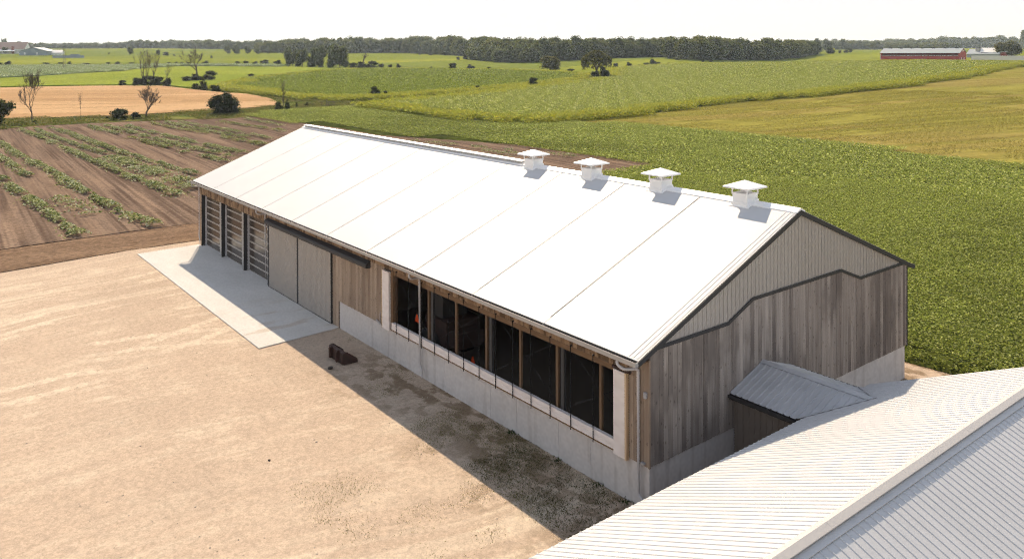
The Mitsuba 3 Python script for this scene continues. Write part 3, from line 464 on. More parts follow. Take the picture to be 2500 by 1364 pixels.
# four roof vents
for k in range(4):
    y, x = 2.38 + 4.42 * k, 8.33
    v = num('barn__roof_vent')
    def vp(name, mesh, m):
        put(f'{v}__{name}', mesh, m)
    h = 0.35
    wall = [bx(x - h, x - h + 0.03, y - h, y + h, 7.95, 8.86), bx(x + h - 0.03, x + h, y - h, y + h, 7.95, 8.86), bx(x - h + 0.03, x + h - 0.03, y - h, y - h + 0.03, 7.95, 8.86), bx(x - h + 0.03, x + h - 0.03, y + h - 0.03, y + h, 7.95, 8.86)]
    vp('box', cat_(wall), 'm_white')
    vp('duct', bx(x - h + 0.031, x + h - 0.031, y - h + 0.031, y + h - 0.031, 8.4, 8.60), 'm_vent_grey')
    vp('flashing', cat_([slope_slab(x - h - 0.1, RX, y - h - 0.12, y + h + 0.12, 0.002, 0.03), bx(x - h - 0.035, x - h - 0.002, y - h - 0.035, y + h + 0.035, 8.2, rz(x - h) + 0.16), bx(x - h - 0.035, x + h + 0.035, y - h - 0.035, y - h - 0.002, 8.2, rz(x) + 0.12)]), 'm_white')
    for sx in (-1, 1):
        for sy in (-1, 1):
            put(f'{v}__leg', bx(x + sx * h - 0.022, x + sx * h + 0.022, y + sy * h - 0.022, y + sy * h + 0.022, 8.80, 9.08), 'm_white')
    c = 0.62
    cap = trimesh.Trimesh([(x - c, y - c, 9.06), (x + c, y - c, 9.06), (x + c, y + c, 9.06), (x - c, y + c, 9.06), (x - c, y - c, 9.12), (x + c, y - c, 9.12), (x + c, y + c, 9.12), (x - c, y + c, 9.12), (x, y, 9.36)],
                          [(0, 2, 1), (0, 3, 2), (0, 1, 5), (0, 5, 4), (1, 2, 6), (1, 6, 5), (2, 3, 7), (2, 7, 6), (3, 0, 4), (3, 4, 7), (4, 5, 8), (5, 6, 8), (6, 7, 8), (7, 4, 8)], process=False)
    vp('cap', cap, 'm_white')

# gable end towards the camera (plane y = 0)
under = 0.17
trim = [(0.0, 5.15), (3.97, 5.15), (5.40, 5.72), (11.32, 5.72), (12.83, 5.15), (W, 5.15)]
roofline = [(W, rz(W) - under), (RX, RZ - under), (0.0, rz(0) - under)]
wood_zone = Polygon([(0, 1.46)] + [(0, rz(0) - under)] + [(max(0.0, 0.02), min(5.15, rz(0.02) - under))] + trim[1:] + [(W, 1.46)]).buffer(0)
gable_all = Polygon([(0, 1.46), (W, 1.46)] + roofline)
below = Polygon([(-1, 0)] + [(-1, 5.15)] + trim + [(W + 1, 5.15), (W + 1, 0)])
wood_zone, clad_zone = gable_all.intersection(below), gable_all.difference(below)
put('barn__gable_wall', cat_([slab(gable_all, 'y', 0.03, 0.16)]), 'm_dark_gap')
rng = np.random.default_rng(5)
k = 0
while k * BW < W:
    x0, x1 = k * BW + 0.004, min((k + 1) * BW - 0.004, W)
    pc = wood_zone.intersection(sbox(x0, 0, x1, 9))
    lo = rng.uniform(0, 0.02)
    pc = pc.intersection(sbox(x0, 1.46 + lo, x1, 9))
    if pc.area > 0.01:
        put('barn__gable_board', slab(pc, 'y', -0.012 - rng.uniform(0, 0.012), 0.029), 'm_gable_wood')
    k += 1
RIB = 0.2286
k = 0
while k * 4 * RIB < W:
    x0, x1 = k * 4 * RIB, min((k + 1) * 4 * RIB - 0.003, W)
    pc = clad_zone.intersection(sbox(x0, 0, x1, 9))
    if pc.area > 0.01:
        ms = [slab(pc, 'y', 0.0, 0.028)]
        for r in range(4):
            c = x0 + (r + 0.5) * RIB
            for w_, d in ((0.055, -0.012), (0.03, -0.022)):
                rp = clad_zone.intersection(sbox(c - w_ / 2, 0, min(c + w_ / 2, W), 9))
                if rp.area > 0.002:
                    ms.append(slab(rp, 'y', d, 0.0))
        put('barn__gable_sheet', cat_(ms), 'm_clad')
    k += 1
tl = LineString(trim).buffer(0.055, cap_style='flat', join_style='mitre')
put('barn__gable_trim', slab(tl.intersection(gable_all), 'y', -0.06, -0.0255), 'm_charcoal')
rk = [(EX - 0.02, rz(EX) - 0.022), (RX, RZ - 0.022), (2 * RX - EX + 0.02, rz(EX) - 0.022), (2 * RX - EX + 0.02, rz(EX) - 0.20), (RX, RZ - 0.215), (EX - 0.02, rz(EX) - 0.20)]
put('barn__rake_trim', slab(Polygon(rk), 'y', -0.085, -0.024), 'm_charcoal')
put('barn__corner_trim', bx(W - 0.02, W + 0.045, -0.04, 0.06, 1.44, 4.95), 'm_charcoal')
put('barn__corner_board', bx(-0.035, 0.03, -0.030, 0.03, 1.42, 4.82), 'm_wall_wood')
# concrete: long wall in cast lengths, gable footing wall
cuts = [0.0, 2.68, 4.32, 6.76, 8.4, 11.67, 14.9, 18.2, 21.7]
for a, b in zip(cuts[:-1], cuts[1:]):
    put('barn__concrete_wall', bx(0.03, 0.30, a + (0.006 if a else 0.035), b - 0.006, -0.4, 1.42), 'm_concrete')
put('barn__concrete_wall', bx(0.06, 0.28, 0.2, 21.6, -0.4, 1.38), 'm_dark_gap')
for a, b in ((0.036, 5.6), (5.6, 11.2), (11.2, W - 0.10)):
    put('barn__concrete_wall', bx(a + 0.004, b - 0.004, 0.035, 0.30, -0.4, 1.455), 'm_concrete')
put('barn__back_wall', cat_([bx(W - 0.3, W - 0.05, 0.31, 45.0, -0.4, 1.45), bx(W - 0.2, W, 0.31, 45.0, 1.45, 5.0)]), 'm_wall_wood')
put('barn__far_gable', slab([(0.3, -0.3), (W - 0.3, -0.3), (W - 0.3, 4.8), (RX, 8.3), (0.3, 4.8)], 'y', 44.75, 44.98), 'm_wall_wood')
put('barn__inner_partition', slab([(0.32, -0.3), (W - 0.3, -0.3), (W - 0.3, 4.8), (RX, 8.3), (0.32, 4.8)], 'y', 22.0, 22.1), 'm_inside')
put('barn__floor', bx(0.3, W - 0.3, 0.3, 22, 0.0, 0.04), 'm_floor')
# long wall (plane x = 0)
def wall_boards(y0, y1, z0, z1, base='barn__wall_board', m='m_wall_wood', x=-0.012, sd=1):
    rng = np.random.default_rng(sd)
    k = math.floor(y0 / BW)
    while k * BW < y1 - 1e-6:
        a, b = max(k * BW + 0.004, y0), min((k + 1) * BW - 0.004, y1)
        if b - a > 0.02:
            put(base, bx(x - rng.uniform(0, 0.012), 0.029, a, b, z0 + rng.uniform(0, 0.02), z1), m)
        k += 1
wall_boards(16.86, 21.72, 1.43, 4.24, sd=2)
wall_boards(21.73, 22.44, 0.02, 4.24, sd=3)
wall_boards(0.04, 0.84, 1.43, 4.80, sd=4)
put('barn__wall_frame', cat_([bx(0.03, 0.2, 16.2, 22.4, 1.42, 4.9), bx(0.03, 0.2, 0.06, 1.45, 1.42, 4.9), bx(0.03, 0.2, 0.06, 44.9, 4.2, 4.9), bx(0.06, 0.2, 21.7, 22.42, 0, 1.45)]), 'm_dark_gap')
wall_boards(0.85, 17.0, 4.235, 4.80, 'barn__fascia_board', 'm_fascia', -0.02, 6)
def strip_boards(y0, y1, z0, z1, sd):
    rng = np.random.default_rng(sd); ms = []
    k = math.floor(y0 / BW)
    while k * BW < y1 - 1e-6:
        a, b = max(k * BW + 0.004, y0), min((k + 1) * BW - 0.004, y1)
        if b - a > 0.02:
            ms.append(bx(-0.02 - rng.uniform(0, 0.012), 0.029, a, b, z0 + rng.uniform(0, 0.015), z1))
        k += 1
    return ms
put('barn__fascia_boarding', cat_(strip_boards(17.0, 31.35, 4.235, 4.80, 7) + strip_boards(31.35, 45.0, 3.91, 4.80, 8)), 'm_fascia', kind='stuff')
put('barn__header_beam', bx(0.031, 0.14, 1.45, 16.15, 4.02, 4.23), 'm_beam')
put('barn__soffit', bx(EX + 0.03, 0.0, 0.0, 45.0, 4.79, 4.81), 'm_beam')
put('barn__gutter', cat_([bx(EX - 0.16, EX - 0.145, -0.06, 45.1, 4.80, 4.935), bx(EX - 0.16, EX - 0.02, -0.06, 45.1, 4.785, 4.80), bx(EX - 0.16, EX - 0.02, -0.075, -0.06, 4.785, 4.935), bx(EX - 0.16, EX - 0.02, 45.1, 45.115, 4.785, 4.935)]), 'm_galv')
put('barn__gutter_shade_strip', bx(EX - 0.018, EX + 0.03, -0.04, 45.08, 4.78, 4.93), 'm_black')  # near-black strip paints the shaded gap inside the gutter
put('barn__gutter', bx(2 * RX - EX + 0.02, 2 * RX - EX + 0.16, -0.06, 45.1, 4.78, 4.93), 'm_charcoal')
# window opening: sill curtain, posts, cords, braces, end pockets
put('barn__sill_curtain', cat_([bx(-0.055, 0.10, 1.5, 16.1, 1.47, 1.62), bx(-0.045, 0.10, 1.5, 16.1, 1.623, 1.79)]), 'm_curtain')
put('barn__sill_board', bx(-0.065, 0.12, 1.46, 16.2, 1.425, 1.468), 'm_beam')
for i, y in enumerate((13.16, 11.0, 8.84, 6.66, 4.55, 2.33)):
    put('barn__post', bx(0.145, 0.24, y - 0.055, y + 0.055, 1.42, 4.5), 'm_post')
for y in (12.88, 8.56, 4.27):
    put('barn__steel_column', bx(0.16, 0.27, y - 0.08, y + 0.08, 1.4, 4.6), 'm_steel_dark')
for y in (15.6, 14.48, 13.38, 12.32, 11.21, 10.11, 9.01, 7.92, 6.83, 5.74, 4.66, 3.57, 2.45):
    put('barn__curtain_cord', cat_([tube([(-0.085, y, 4.30), (-0.085, y, 1.36)], 0.016, 6), bx(-0.1, 0.03, y - 0.015, y + 0.015, 4.27, 4.31)]), 'm_cord')
for a, b in ((13.16, 8.84), (8.84, 4.55), (4.55, 0.3), (16.9, 13.16)):
    put('barn__brace_wire', cat_([tube([(0.42, a, 1.6), (0.42, b, 4.1)], 0.007, 5), tube([(0.43, a, 4.1), (0.43, b, 1.6)], 0.007, 5)]), 'm_steel_dark')
put('barn__curtain_pocket', cat_([bx(-0.13, -0.02, 16.22, 16.86, 1.38, 4.14)]), 'm_curtain')
put('barn__curtain_pocket', cat_([bx(-0.13, -0.02, 0.95, 1.20, 1.38, 4.16), bx(-0.125, -0.02, 1.203, 1.46, 1.38, 4.16)]), 'm_curtain')
put('barn__pocket_edge', bx(-0.135, -0.015, 0.87, 0.946, 1.36, 4.17), 'm_pale_wood')
put('barn__pocket_edge', bx(-0.135, -0.015, 16.864, 16.90, 1.36, 4.15), 'm_pale_wood')
put('barn__window_jamb', bx(-0.01, 0.25, 16.05, 16.20, 1.42, 4.2), 'm_beam')
put('barn__curtain_roller', tube([(-0.10, 1.50, 4.235), (-0.10, 0.72, 4.235)], 0.055, 10), 'm_rust')
# sliding doors under the track cover
for a, b in ((26.88, 31.28), (22.44, 26.86)):
    d = num('barn__sliding_door')
    ms = [bx(-0.075, -0.03, a + 0.06, b - 0.06, 0.06, 3.92)]
    n = int((b - a - 0.2) / 0.1524)
    for r in range(n):
        y = a + 0.14 + r * (b - a - 0.28) / (n - 1)
        ms.append(slab([(-0.075, y - 0.030), (-0.105, y - 0.016), (-0.105, y + 0.016), (-0.075, y + 0.030)], 'z', 0.06, 3.92))
    put(f'{d}__sheet', cat_(ms), 'm_clad')
    put(f'{d}__frame', cat_([bx(-0.105, -0.02, a, a + 0.07, 0.02, 3.93), bx(-0.105, -0.02, b - 0.07, b, 0.02, 3.93), bx(-0.105, -0.02, a + 0.07, b - 0.07, 0.02, 0.085)]), 'm_charcoal')
put('barn__door_backing', bx(-0.015, 0.2, 22.43, 31.4, 0.0, 4.2), 'm_dark_gap')
put('barn__track_cover', slab([(-0.03, 4.27), (-0.24, 4.15), (-0.29, 4.08), (-0.29, 3.95), (-0.26, 3.92), (-0.03, 3.92)], 'y', 18.2, 31.5), 'm_charcoal')
# three overhead bay doors, set back between jambs coloured near-black for the shade of the recess
DX = 0.36
for a, b in ((40.68, 44.72), (36.22, 40.26), (31.72, 35.82)):
    d = num('barn__bay_door')
    n = 8
    zs = np.linspace(0.03, 3.95, n + 1)
    for z0, z1 in zip(zs[:-1], zs[1:]):
        put(f'{d}__panel', bx(DX, DX + 0.04, a, b, z0 + 0.004, z1 - 0.004), 'm_polycarb')
    for z in zs[1:-1]:
        put(f'{d}__rail', bx(DX - 0.04, DX - 0.003, a + 0.07, b - 0.03, z - 0.045, z + 0.045), 'm_track_metal')
    put(f'{d}__bottom_rail', bx(DX - 0.03, DX - 0.003, a + 0.05, b - 0.02, 0.02, 0.075), 'm_track_metal')
    put(f'{d}__track', bx(DX - 0.12, DX - 0.005, b - 0.055, b - 0.005, 0.02, 3.95), 'm_pipe')
    put(f'{d}__track', bx(DX - 0.12, DX - 0.005, a + 0.005, a + 0.05, 0.02, 3.95), 'm_pipe')
    put('barn__bay_jamb', bx(-0.005, DX + 0.2, b + 0.002, b + 0.05, 0.0, 3.92), 'm_black')  # near-black: the shade of the reveal is put into the colour
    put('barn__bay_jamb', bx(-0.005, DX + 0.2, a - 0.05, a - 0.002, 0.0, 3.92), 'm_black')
for a, b in ((40.31, 40.63), (35.87, 36.17), (31.32, 31.67), (44.77, 45.0)):
    put('barn__bay_post', bx(-0.02, 0.5, a, b, 0.0, 3.92), 'm_galv' if a < 44 else 'm_wall_wood')
put('barn__bay_back', cat_([bx(DX + 0.3, DX + 0.35, 31.4, 44.8, 0.0, 4.6), bx(0.0, DX + 0.3, 31.4, 44.9, 3.96, 4.5)]), 'm_dark_gap')
put('barn__bolt_strip', cat_([bx(-0.06, -0.022, 31.36, 31.52, 0.0, 3.9)]), 'm_charcoal')
for i in range(7):
    put('barn__hinge_plate', bx(-0.075, -0.061, 31.40, 31.47, 0.75 + i * 0.46, 0.87 + i * 0.46), 'm_pipe')
# downpipes
gx_ = EX - 0.08
for y, ys, zb in ((13.5, 13.5, 0.55), (31.78, 31.9, 0.02), (0.38, 0.78, 0.5), (45.06, 45.06, 0.7)):
    x = -0.10
    pts = [(gx_, ys, 4.80), (gx_, ys, 4.62), (gx_ + 0.1, (y + ys) / 2, 4.50), (x, y, 4.48), (x, y, zb)]
    if zb > 0.1:
        pts += [(x - 0.02, y - 0.2, zb - 0.12), (x - 0.02, y - 0.2, 0.0)]
    put('barn__downpipe', tube(bend(pts, 0.1), 0.052, 10), 'm_pipe', smooth=50)
put('barn__lamp_box', bx(-0.11, -0.012, 0.06, 0.16, 3.62, 3.80), 'm_vent_grey')
put('barn__pipe_clip', bx(-0.12, 0.02, 0.14, 0.28, 1.50, 1.56), 'm_vent_grey')
put('barn__hose_bib', cat_([tube([(-0.05, 17.2, 1.5), (-0.05, 17.2, 2.0)], 0.015, 6), tube([(-0.1, 17.5, 1.58), (-0.12, 16.95, 1.46)], 0.03, 6)]), 'm_vent_grey')
# ------------------------------------------------------------------ what stands inside
k = num('hay_wagon'); tag(k, 'dark red slatted wagon inside the barn seen through the window posts', 'wagon')
sl_ = []
for i in range(6):
    z = 1.15 + i * 0.22
    put(f'{k}__slat', bx(7.2, 7.25, 7.2, 12.0, z, z + 0.13), 'm_red')
for y in (7.2, 8.4, 9.6, 10.8, 11.9):
    put(f'{k}__stake', bx(7.251, 7.32, y, y + 0.08, 0.9, 3.0), 'm_red')
put(f'{k}__bed', bx(7.25, 9.5, 7.2, 12.0, 0.95, 1.1), 'm_red')
for y in (8.2, 11.0):
    for x in (7.5, 9.2):
        t = trimesh.creation.annulus(0.25, 0.45, 0.25); t.apply_transform(trimesh.transformations.rotation_matrix(math.pi / 2, (0, 1, 0))); t.apply_translation((x, y, 0.49))
        put(f'{k}__wheel', t, 'm_black')
def triangle(y, z, x, lab):
    s = 0.19
    m = slab([(y - s, z - 0.16), (y + s, z - 0.16), (y + 0.04, z + 0.2), (y - 0.04, z + 0.2)], 'x', x, x + 0.02)
    put('warning_triangle', m, 'm_sign', label=lab, cat='warning sign')
triangle(10.84, 1.31, 0.9, 'lower of two orange red warning triangles, right of the white downpipe')
triangle(15.37, 1.96, 0.9, 'upper of two orange red warning triangles, just left of the white downpipe')
k = num('farm_machine'); tag(k, 'dark farm machine standing inside the barn behind the left window bay', 'machine')
put(f'{k}__body', cat_([bx(1.4, 3.2, 13.6, 15.4, 0.9, 2.1), bx(1.5, 3.0, 12.9, 13.6, 1.0, 1.7)]), 'm_rust')
put(f'{k}__cab', bx(1.6, 3.0, 14.2, 15.3, 2.1, 3.1), 'm_black')
for x in (1.25, 3.3):
    t = trimesh.creation.annulus(0.3, 0.75, 0.35); t.apply_transform(trimesh.transformations.rotation_matrix(math.pi / 2, (0, 1, 0))); t.apply_translation((x, 14.9, 0.79))
    put(f'{k}__wheel', t, 'm_black')

# ------------------------------------------------------------------ low building in the foreground and the passage joining it to the barn
LE, LEZ, LR, LS = -2.78, 2.82, -8.75, 0.4315
LRZ = LEZ + (LE - LR) * LS
def lz(y):
    return LRZ - LS * abs(y - LR)
XR = 8.35
k_low = 'low_shed'; used.add(k_low)
tag(k_low, 'low shed with pale ribbed steel roof in the right foreground', 'shed')
def ribbed(us, place, major=0.020, minor=0.004, rib=RIB, n=4, thick=0.006):
    """Cross section of one steel sheet: n ribs and two small stiffeners between them; place(u, h) gives the edge rows."""
    pts = []
    for r in range(n):
        u0 = r * rib
        for du, h in ((0.0, 0), (0.014, major), (0.032, major), (0.046, 0)):
            pts.append((u0 + du, h))
    pts.append((n * rib - 0.001, 0))
    a, b = [], []
    for u, h in pts:
        p0, p1 = place(us + u, h)
        a.append(p0); b.append(p1)
    m = len(a)
    v = np.vstack([a, b])
    f = []
    for i in range(m - 1):
        f += [[i, i + 1, m + i + 1], [i, m + i + 1, m + i]]
    return trimesh.Trimesh(v, f, process=False)
for i in range(21):
    x0 = XR - (i + 1) * 4 * RIB
    put(f'{k_low}__roof_sheet', ribbed(x0, lambda u, h: ((u, LE + 0.02, lz(LE + 0.02) + h), (u, LR, LRZ + h))), 'm_steel_roof')
for i in range(21):
    x0 = XR - (i + 1) * 4 * RIB
    put(f'{k_low}__roof_sheet', ribbed(x0, lambda u, h: ((u, LR, LRZ + h), (u, 2 * LR - LE, LEZ + h))), 'm_steel_roof')
X0 = XR - 21 * 4 * RIB
put(f'{k_low}__roof_deck', cat_([slab([(LE, LEZ - 0.02), (LR, LRZ - 0.02), (2 * LR - LE, LEZ - 0.02), (2 * LR - LE, LEZ - 0.09), (LR, LRZ - 0.09), (LE, LEZ - 0.09)], 'x', X0, XR)]), 'm_vent_grey')
for a, b in zip(np.arange(X0, XR, 3.05), np.append(np.arange(X0, XR, 3.05)[1:], XR + 0.04)):
    for s in (1, -1):
        pr_ = [(LR, LRZ + 0.125), (LR + s * 0.15, LRZ + 0.068), (LR + s * 0.15, LRZ + 0.05), (LR, LRZ + 0.107)]
        put(f'{k_low}__ridge_cap', slab(pr_, 'x', a + 0.002, b - 0.002), 'm_ridge_metal')
put(f'{k_low}__ridge_vent', cat_([slab([(LR - 0.11, LRZ - 0.12), (LR - 0.11, LRZ + 0.06), (LR + 0.11, LRZ + 0.06), (LR + 0.11, LRZ - 0.12)], 'x', X0, XR)]), 'm_vent_grey')
for s in (1, -1):
    put(f'{k_low}__ridge_flashing', slab([(LR + s * 0.115, lz(LR + 0.115) + 0.045), (LR + s * 0.24, lz(LR + 0.24) + 0.042), (LR + s * 0.24, lz(LR + 0.24) + 0.03), (LR + s * 0.115, lz(LR + 0.115) + 0.031)], 'x', X0, XR + 0.02), 'm_steel_roof')
put(f'{k_low}__wall', cat_([bx(X0 + 0.4, XR - 0.3, LE - 0.35, LE - 0.25, -0.2, LEZ - 0.1), bx(X0 + 0.4, XR - 0.3, 2 * LR - LE + 0.25, 2 * LR - LE + 0.35, -0.2, LEZ - 0.1), slab([(LE - 0.36, -0.2), (2 * LR - LE + 0.36, -0.2), (2 * LR - LE + 0.36, LEZ - 0.05), (LR, LRZ - 0.1), (LE - 0.36, LEZ - 0.05)], 'x', XR - 0.4, XR - 0.3)]), 'm_clad_dark')
put(f'{k_low}__eave_trim', bx(X0, XR, LE - 0.012, LE + 0.012, LEZ - 0.13, LEZ - 0.012), 'm_charcoal')
# passage
k_ln = 'passage'; used.add(k_ln)
tag(k_ln, 'small gabled passage with grey ribbed roof between the barn gable and the low shed', 'passage')
PX, PZ, PE, PEZ = 6.0, 3.39, 4.06, 2.73
ps = (PZ - PEZ) / (PX - PE)
def pz(x):
    return PZ - ps * abs(x - PX)
def yv(x):
    """Where the passage roof at x meets the shed roof."""
    return LE - (pz(x) - LEZ) / LS
def pass_sheet(sgn, y0, n):
    pts = []
    for r in range(n):
        for du, h in ((0, 0), (0.010, 0.03), (0.036, 0.03), (0.046, 0)):
            pts.append((y0 - r * RIB - du, h))
    pts.append((y0 - n * RIB + 0.001, 0))
    ex = PX + sgn * (PX - PE)
    a, b = [], []
    for y, h in pts:
        # eave end of this row, or the valley where it is already under the shed roof
        xe = ex
        if y < yv(ex):
            zz = LEZ - (y - LE) * LS
            xe = PX + sgn * max(0.0, (PZ - zz) / ps)
        a.append((xe, y, pz(xe) + h)); b.append((PX, y, PZ + h))
    m = len(a)
    f = []
    for i in range(m - 1):
        f += [[i, i + 1, m + i + 1], [i, m + i + 1, m + i]]
    return trimesh.Trimesh(np.vstack([a, b]), f, process=False)
yend = yv(PX)
for sgn in (-1, 1):
    y = -0.03
    while y > yend + 0.3:
        n = min(4, int((y - yend) / RIB))
        if n < 1:
            break
        put(f'{k_ln}__roof_sheet', pass_sheet(sgn, y, n), 'm_link_roof')
        y -= n * RIB
put(f'{k_ln}__ridge_flashing', cat_([trimesh.Trimesh([(PX, -0.02, PZ + 0.05), (PX, yend - 0.12, PZ + 0.05), (PX + s * 0.16, yend - 0.02 + 0.1, pz(PX + 0.16) + 0.024), (PX + s * 0.16, -0.02, pz(PX + 0.16) + 0.024)], [(0, 1, 2), (0, 2, 3)], process=False) for s in (-1, 1)]), 'm_link_roof')
for s in (-1, 1):
    e = PX + s * (PX - PE)
    p0, p1 = np.array([e, yv(e), pz(e) + 0.028]), np.array([PX, yend, PZ + 0.028])
    put(f'{k_ln}__valley_flashing', trimesh.Trimesh([p0 + [0, -0.12, 0.05], p1 + [0, -0.12, 0.05], p1 + [0, 0.02, 0.01], p0 + [0, 0.02, 0.01]], [(0, 1, 2), (0, 2, 3)], process=False), 'm_link_roof')
    put(f'{k_ln}__gutter', cat_([bx(e + s * 0.01, e + s * 0.11, yv(e) + 0.0, -0.02, PEZ - 0.12, PEZ - 0.105), bx(e + s * 0.098, e + s * 0.11, yv(e), -0.02, PEZ - 0.105, PEZ - 0.02), bx(e - s * 0.03, e + s * 0.009, yv(e), -0.02, PEZ - 0.20, PEZ - 0.03)]), 'm_black')
    wx = PX + s * (PX - 4.36)
    ms = [bx(wx - 0.04, wx + 0.04, -3.2, -0.02, -0.3, PEZ - 0.05)]
    for r in range(13):
        y = -0.15 - r * RIB
        ms.append(bx(wx + s * 0.04, wx + s * 0.058, y - 0.02, y + 0.02, -0.3, PEZ - 0.05))
    put(f'{k_ln}__wall', cat_(ms), 'm_clad_dark')
# ------------------------------------------------------------------ yard objects
k = num('loader_bucket'); tag(k, 'rusty dark loader bucket lying on the shaded gravel by the concrete wall', 'loader bucket')
bx0, by0, by1 = -2.15, 16.98, 18.40
prof = [(0, 0.03), (0.0, 0.52), (0.14, 0.60), (0.18, 0.57), (0.06, 0.49), (0.05, 0.10), (0.14, 0.045), (0.78, 0.03), (0.78, 0.0), (0.1, 0.0)]
put(f'{k}__shell', slab([(bx0 + a, b) for a, b in prof], 'y', by0, by1), 'm_rust')
side = [(0.0, 0.03), (0.0, 0.52), (0.14, 0.60), (0.24, 0.57), (0.76, 0.18), (0.78, 0.0), (0.1, 0.0)]
for y in (by0 - 0.025, by1):
    put(f'{k}__side_plate', slab([(bx0 + a, b) for a, b in side], 'y', y, y + 0.025), 'm_rust')
for y in (by0 + 0.30, by1 - 0.42):
    put(f'{k}__bracket', slab([(bx0 - 0.16, 0.10), (bx0 - 0.17, 0.54), (bx0 - 0.09, 0.64), (bx0, 0.60), (bx0, 0.08)], 'y', y, y + 0.12), 'm_rust')
def lump(x, y, z, r, seed, flat=0.6):
    m = trimesh.creation.icosphere(2, r)
    v = m.vertices
    m.vertices = v * (1 + 0.5 * (meshkit.noise(v / r * 1.3 + seed, seed)[:, None] - 0.5)) * [1, 1.2, flat] + [x, y, z]
    return m
for i, (x, y, r, lab) in enumerate(((-2.75, 17.0, 0.11, 'small dark stone on the gravel just in front of the loader bucket'), (-8.1, 10.7, 0.045, 'small dark clod lying alone on the sunny gravel left of the shadow edge'))):
    put('stone', lump(x, y, r * 0.3, r, i + 3), 'm_stone', smooth=50, label=lab, cat='stone')

rs = np.random.default_rng(12)
pcs = []
ico = trimesh.creation.icosphere(0, 1.0)
for i in range(1800):
    x, y, r = -0.3 - 15 * rs.uniform() ** 1.3, rs.uniform(-4, 44), 0.010 + 0.022 * rs.uniform() ** 3
    if -4.6 < x and y > 21.2:
        continue
    m = ico.copy(); m.vertices = m.vertices * (1 + 0.3 * rs.normal(size=(12, 1))) * r * [1, 1, 0.6] + [x, y, r * 0.35]
    pcs.append(m)
put('loose_stones', cat_(pcs), 'm_pebble', label='loose small stones scattered over the gravel yard', kind='stuff')
# ------------------------------------------------------------------ far buildings
def frame(p, q):
    """Local frame: origin p, x towards q, y away to the left of it."""
    p, q = np.array(p[:2]), np.array(q[:2])
    u = (q - p) / np.linalg.norm(q - p)
    return p, u, np.array([-u[1], u[0]]), float(np.linalg.norm(q - p))
def place(m, p, u, v, z):
    t = np.eye(4); t[:2, 0], t[:2, 1], t[:3, 3] = u, v, (p[0], p[1], z)
    m = m.copy(); m.apply_transform(t)
    return m
def gabled(key, p, u, v, z, ln, dp, he, hr, wall, roof, along='x', over=0.4, gable_mat=None):
    """Walls, gables and a pitched roof; the ridge along local x (or y)."""
    def o(name, m, mt):
        return put(f'{key}__{name}', place(m, p, u, v, z), mt)
    if along == 'x':
        o('wall', cat_([bx(0, ln, 0, 0.2, -1.5, he), bx(0, ln, dp - 0.2, dp, -1.5, he)]), wall)
        for a in (0, ln - 0.2):
            o('gable', slab([(0.21, -1.5), (dp - 0.21, -1.5), (dp - 0.21, he), (dp / 2, hr - 0.1), (0.21, he)], 'x', a, a + 0.2), gable_mat or wall)
        s = (hr - he) / (dp / 2)
        for sg in (-1, 1):
            e = dp / 2 + sg * (dp / 2 + over)
            o('roof', slab([(dp / 2, hr), (e, he - s * over), (e, he - s * over + 0.15), (dp / 2, hr + 0.15)], 'x', -over, ln + over), roof)
    else:
        o('wall', cat_([bx(0, 0.2, 0, dp, -1.5, he), bx(ln - 0.2, ln, 0, dp, -1.5, he)]), wall)
        for a in (0, dp - 0.2):
            o('gable', slab([(0.21, -1.5), (ln - 0.21, -1.5), (ln - 0.21, he), (ln / 2, hr - 0.1), (0.21, he)], 'y', a, a + 0.2), gable_mat or wall)
        s = (hr - he) / (ln / 2)
        for sg in (-1, 1):
            e = ln / 2 + sg * (ln / 2 + over)
            o('roof', slab([(ln / 2, hr), (e, he - s * over), (e, he - s * over + 0.15), (ln / 2, hr + 0.15)], 'y', -over, dp + over), roof)
    return o
# red barn on the right
p, u, v, ln = frame(B_redbarn[0], B_redbarn[1])
kb = num('red_barn'); tag(kb, 'long red barn with pale roof and dark side opening beyond the corn', 'barn')
zb = 7.1
dp = 17.0
o = gabled(kb, p, u, v, zb, ln, dp, 6.0, 9.7, 'm_barn_red', 'm_far_roof')
# the long side is open under the eave: a low wall, end panels and a lintel instead of the closed wall
scene[f'{kb}__wall'] = ply(place(cat_([bx(0, ln, 0, 0.2, -1.5, 3.8), bx(0, 1.5, 0, 0.2, 3.8, 6.0), bx(ln - 1.2, ln, 0, 0.2, 3.8, 6.0), bx(1.5, ln - 1.2, 0, 0.2, 5.6, 6.0), bx(0, ln, dp - 0.2, dp, -1.5, 6.0)]), p, u, v, zb), 'm_barn_red')
o('inner_floor', bx(0.3, ln - 0.3, 0.3, dp - 0.3, 0.0, 0.1), 'm_floor')
o('sill', bx(1.5, ln - 1.2, -0.12, -0.005, 3.7, 3.9), 'm_far_white')
o('corner_trim', cat_([bx(-0.1, 0.35, -0.1, -0.005, -1, 5.3)]), 'm_far_white')
o('gable_louvre', slab([(dp / 2 - 1.6, 7.3), (dp / 2 + 1.6, 7.3), (dp / 2, 8.9)], 'x', ln + 0.01, ln + 0.08), 'm_far_white')
for yy in (4.0, 10.5):
    o('door', bx(ln + 0.01, ln + 0.08, yy, yy + 1.4, 0.0, 2.4), 'm_far_white')
for i in range(7):
    x = ln * (0.07 + 0.14 * i)
    o('roof_cowl', bx(x, x + 1.8, dp / 2 - 0.5, dp / 2 + 0.5, 9.5, 10.3), 'm_far_dark')
p2, u2, v2, l2 = frame(B_grey[0], B_grey[1])
kg = num('bunker_wall'); tag(kg, 'long grey bunker wall running right from the red barn', 'wall')
scene[kg] = ply(place(bx(0, l2, 0, 1.2, -1.5, 3.9), p2, u2, v2, B_grey[0][2]), 'm_far_wall')
ks = num('silo'); tag(ks, 'short grey upright silo between the two red buildings', 'silo')
sx, sy, sz, _ = B_silo[0]
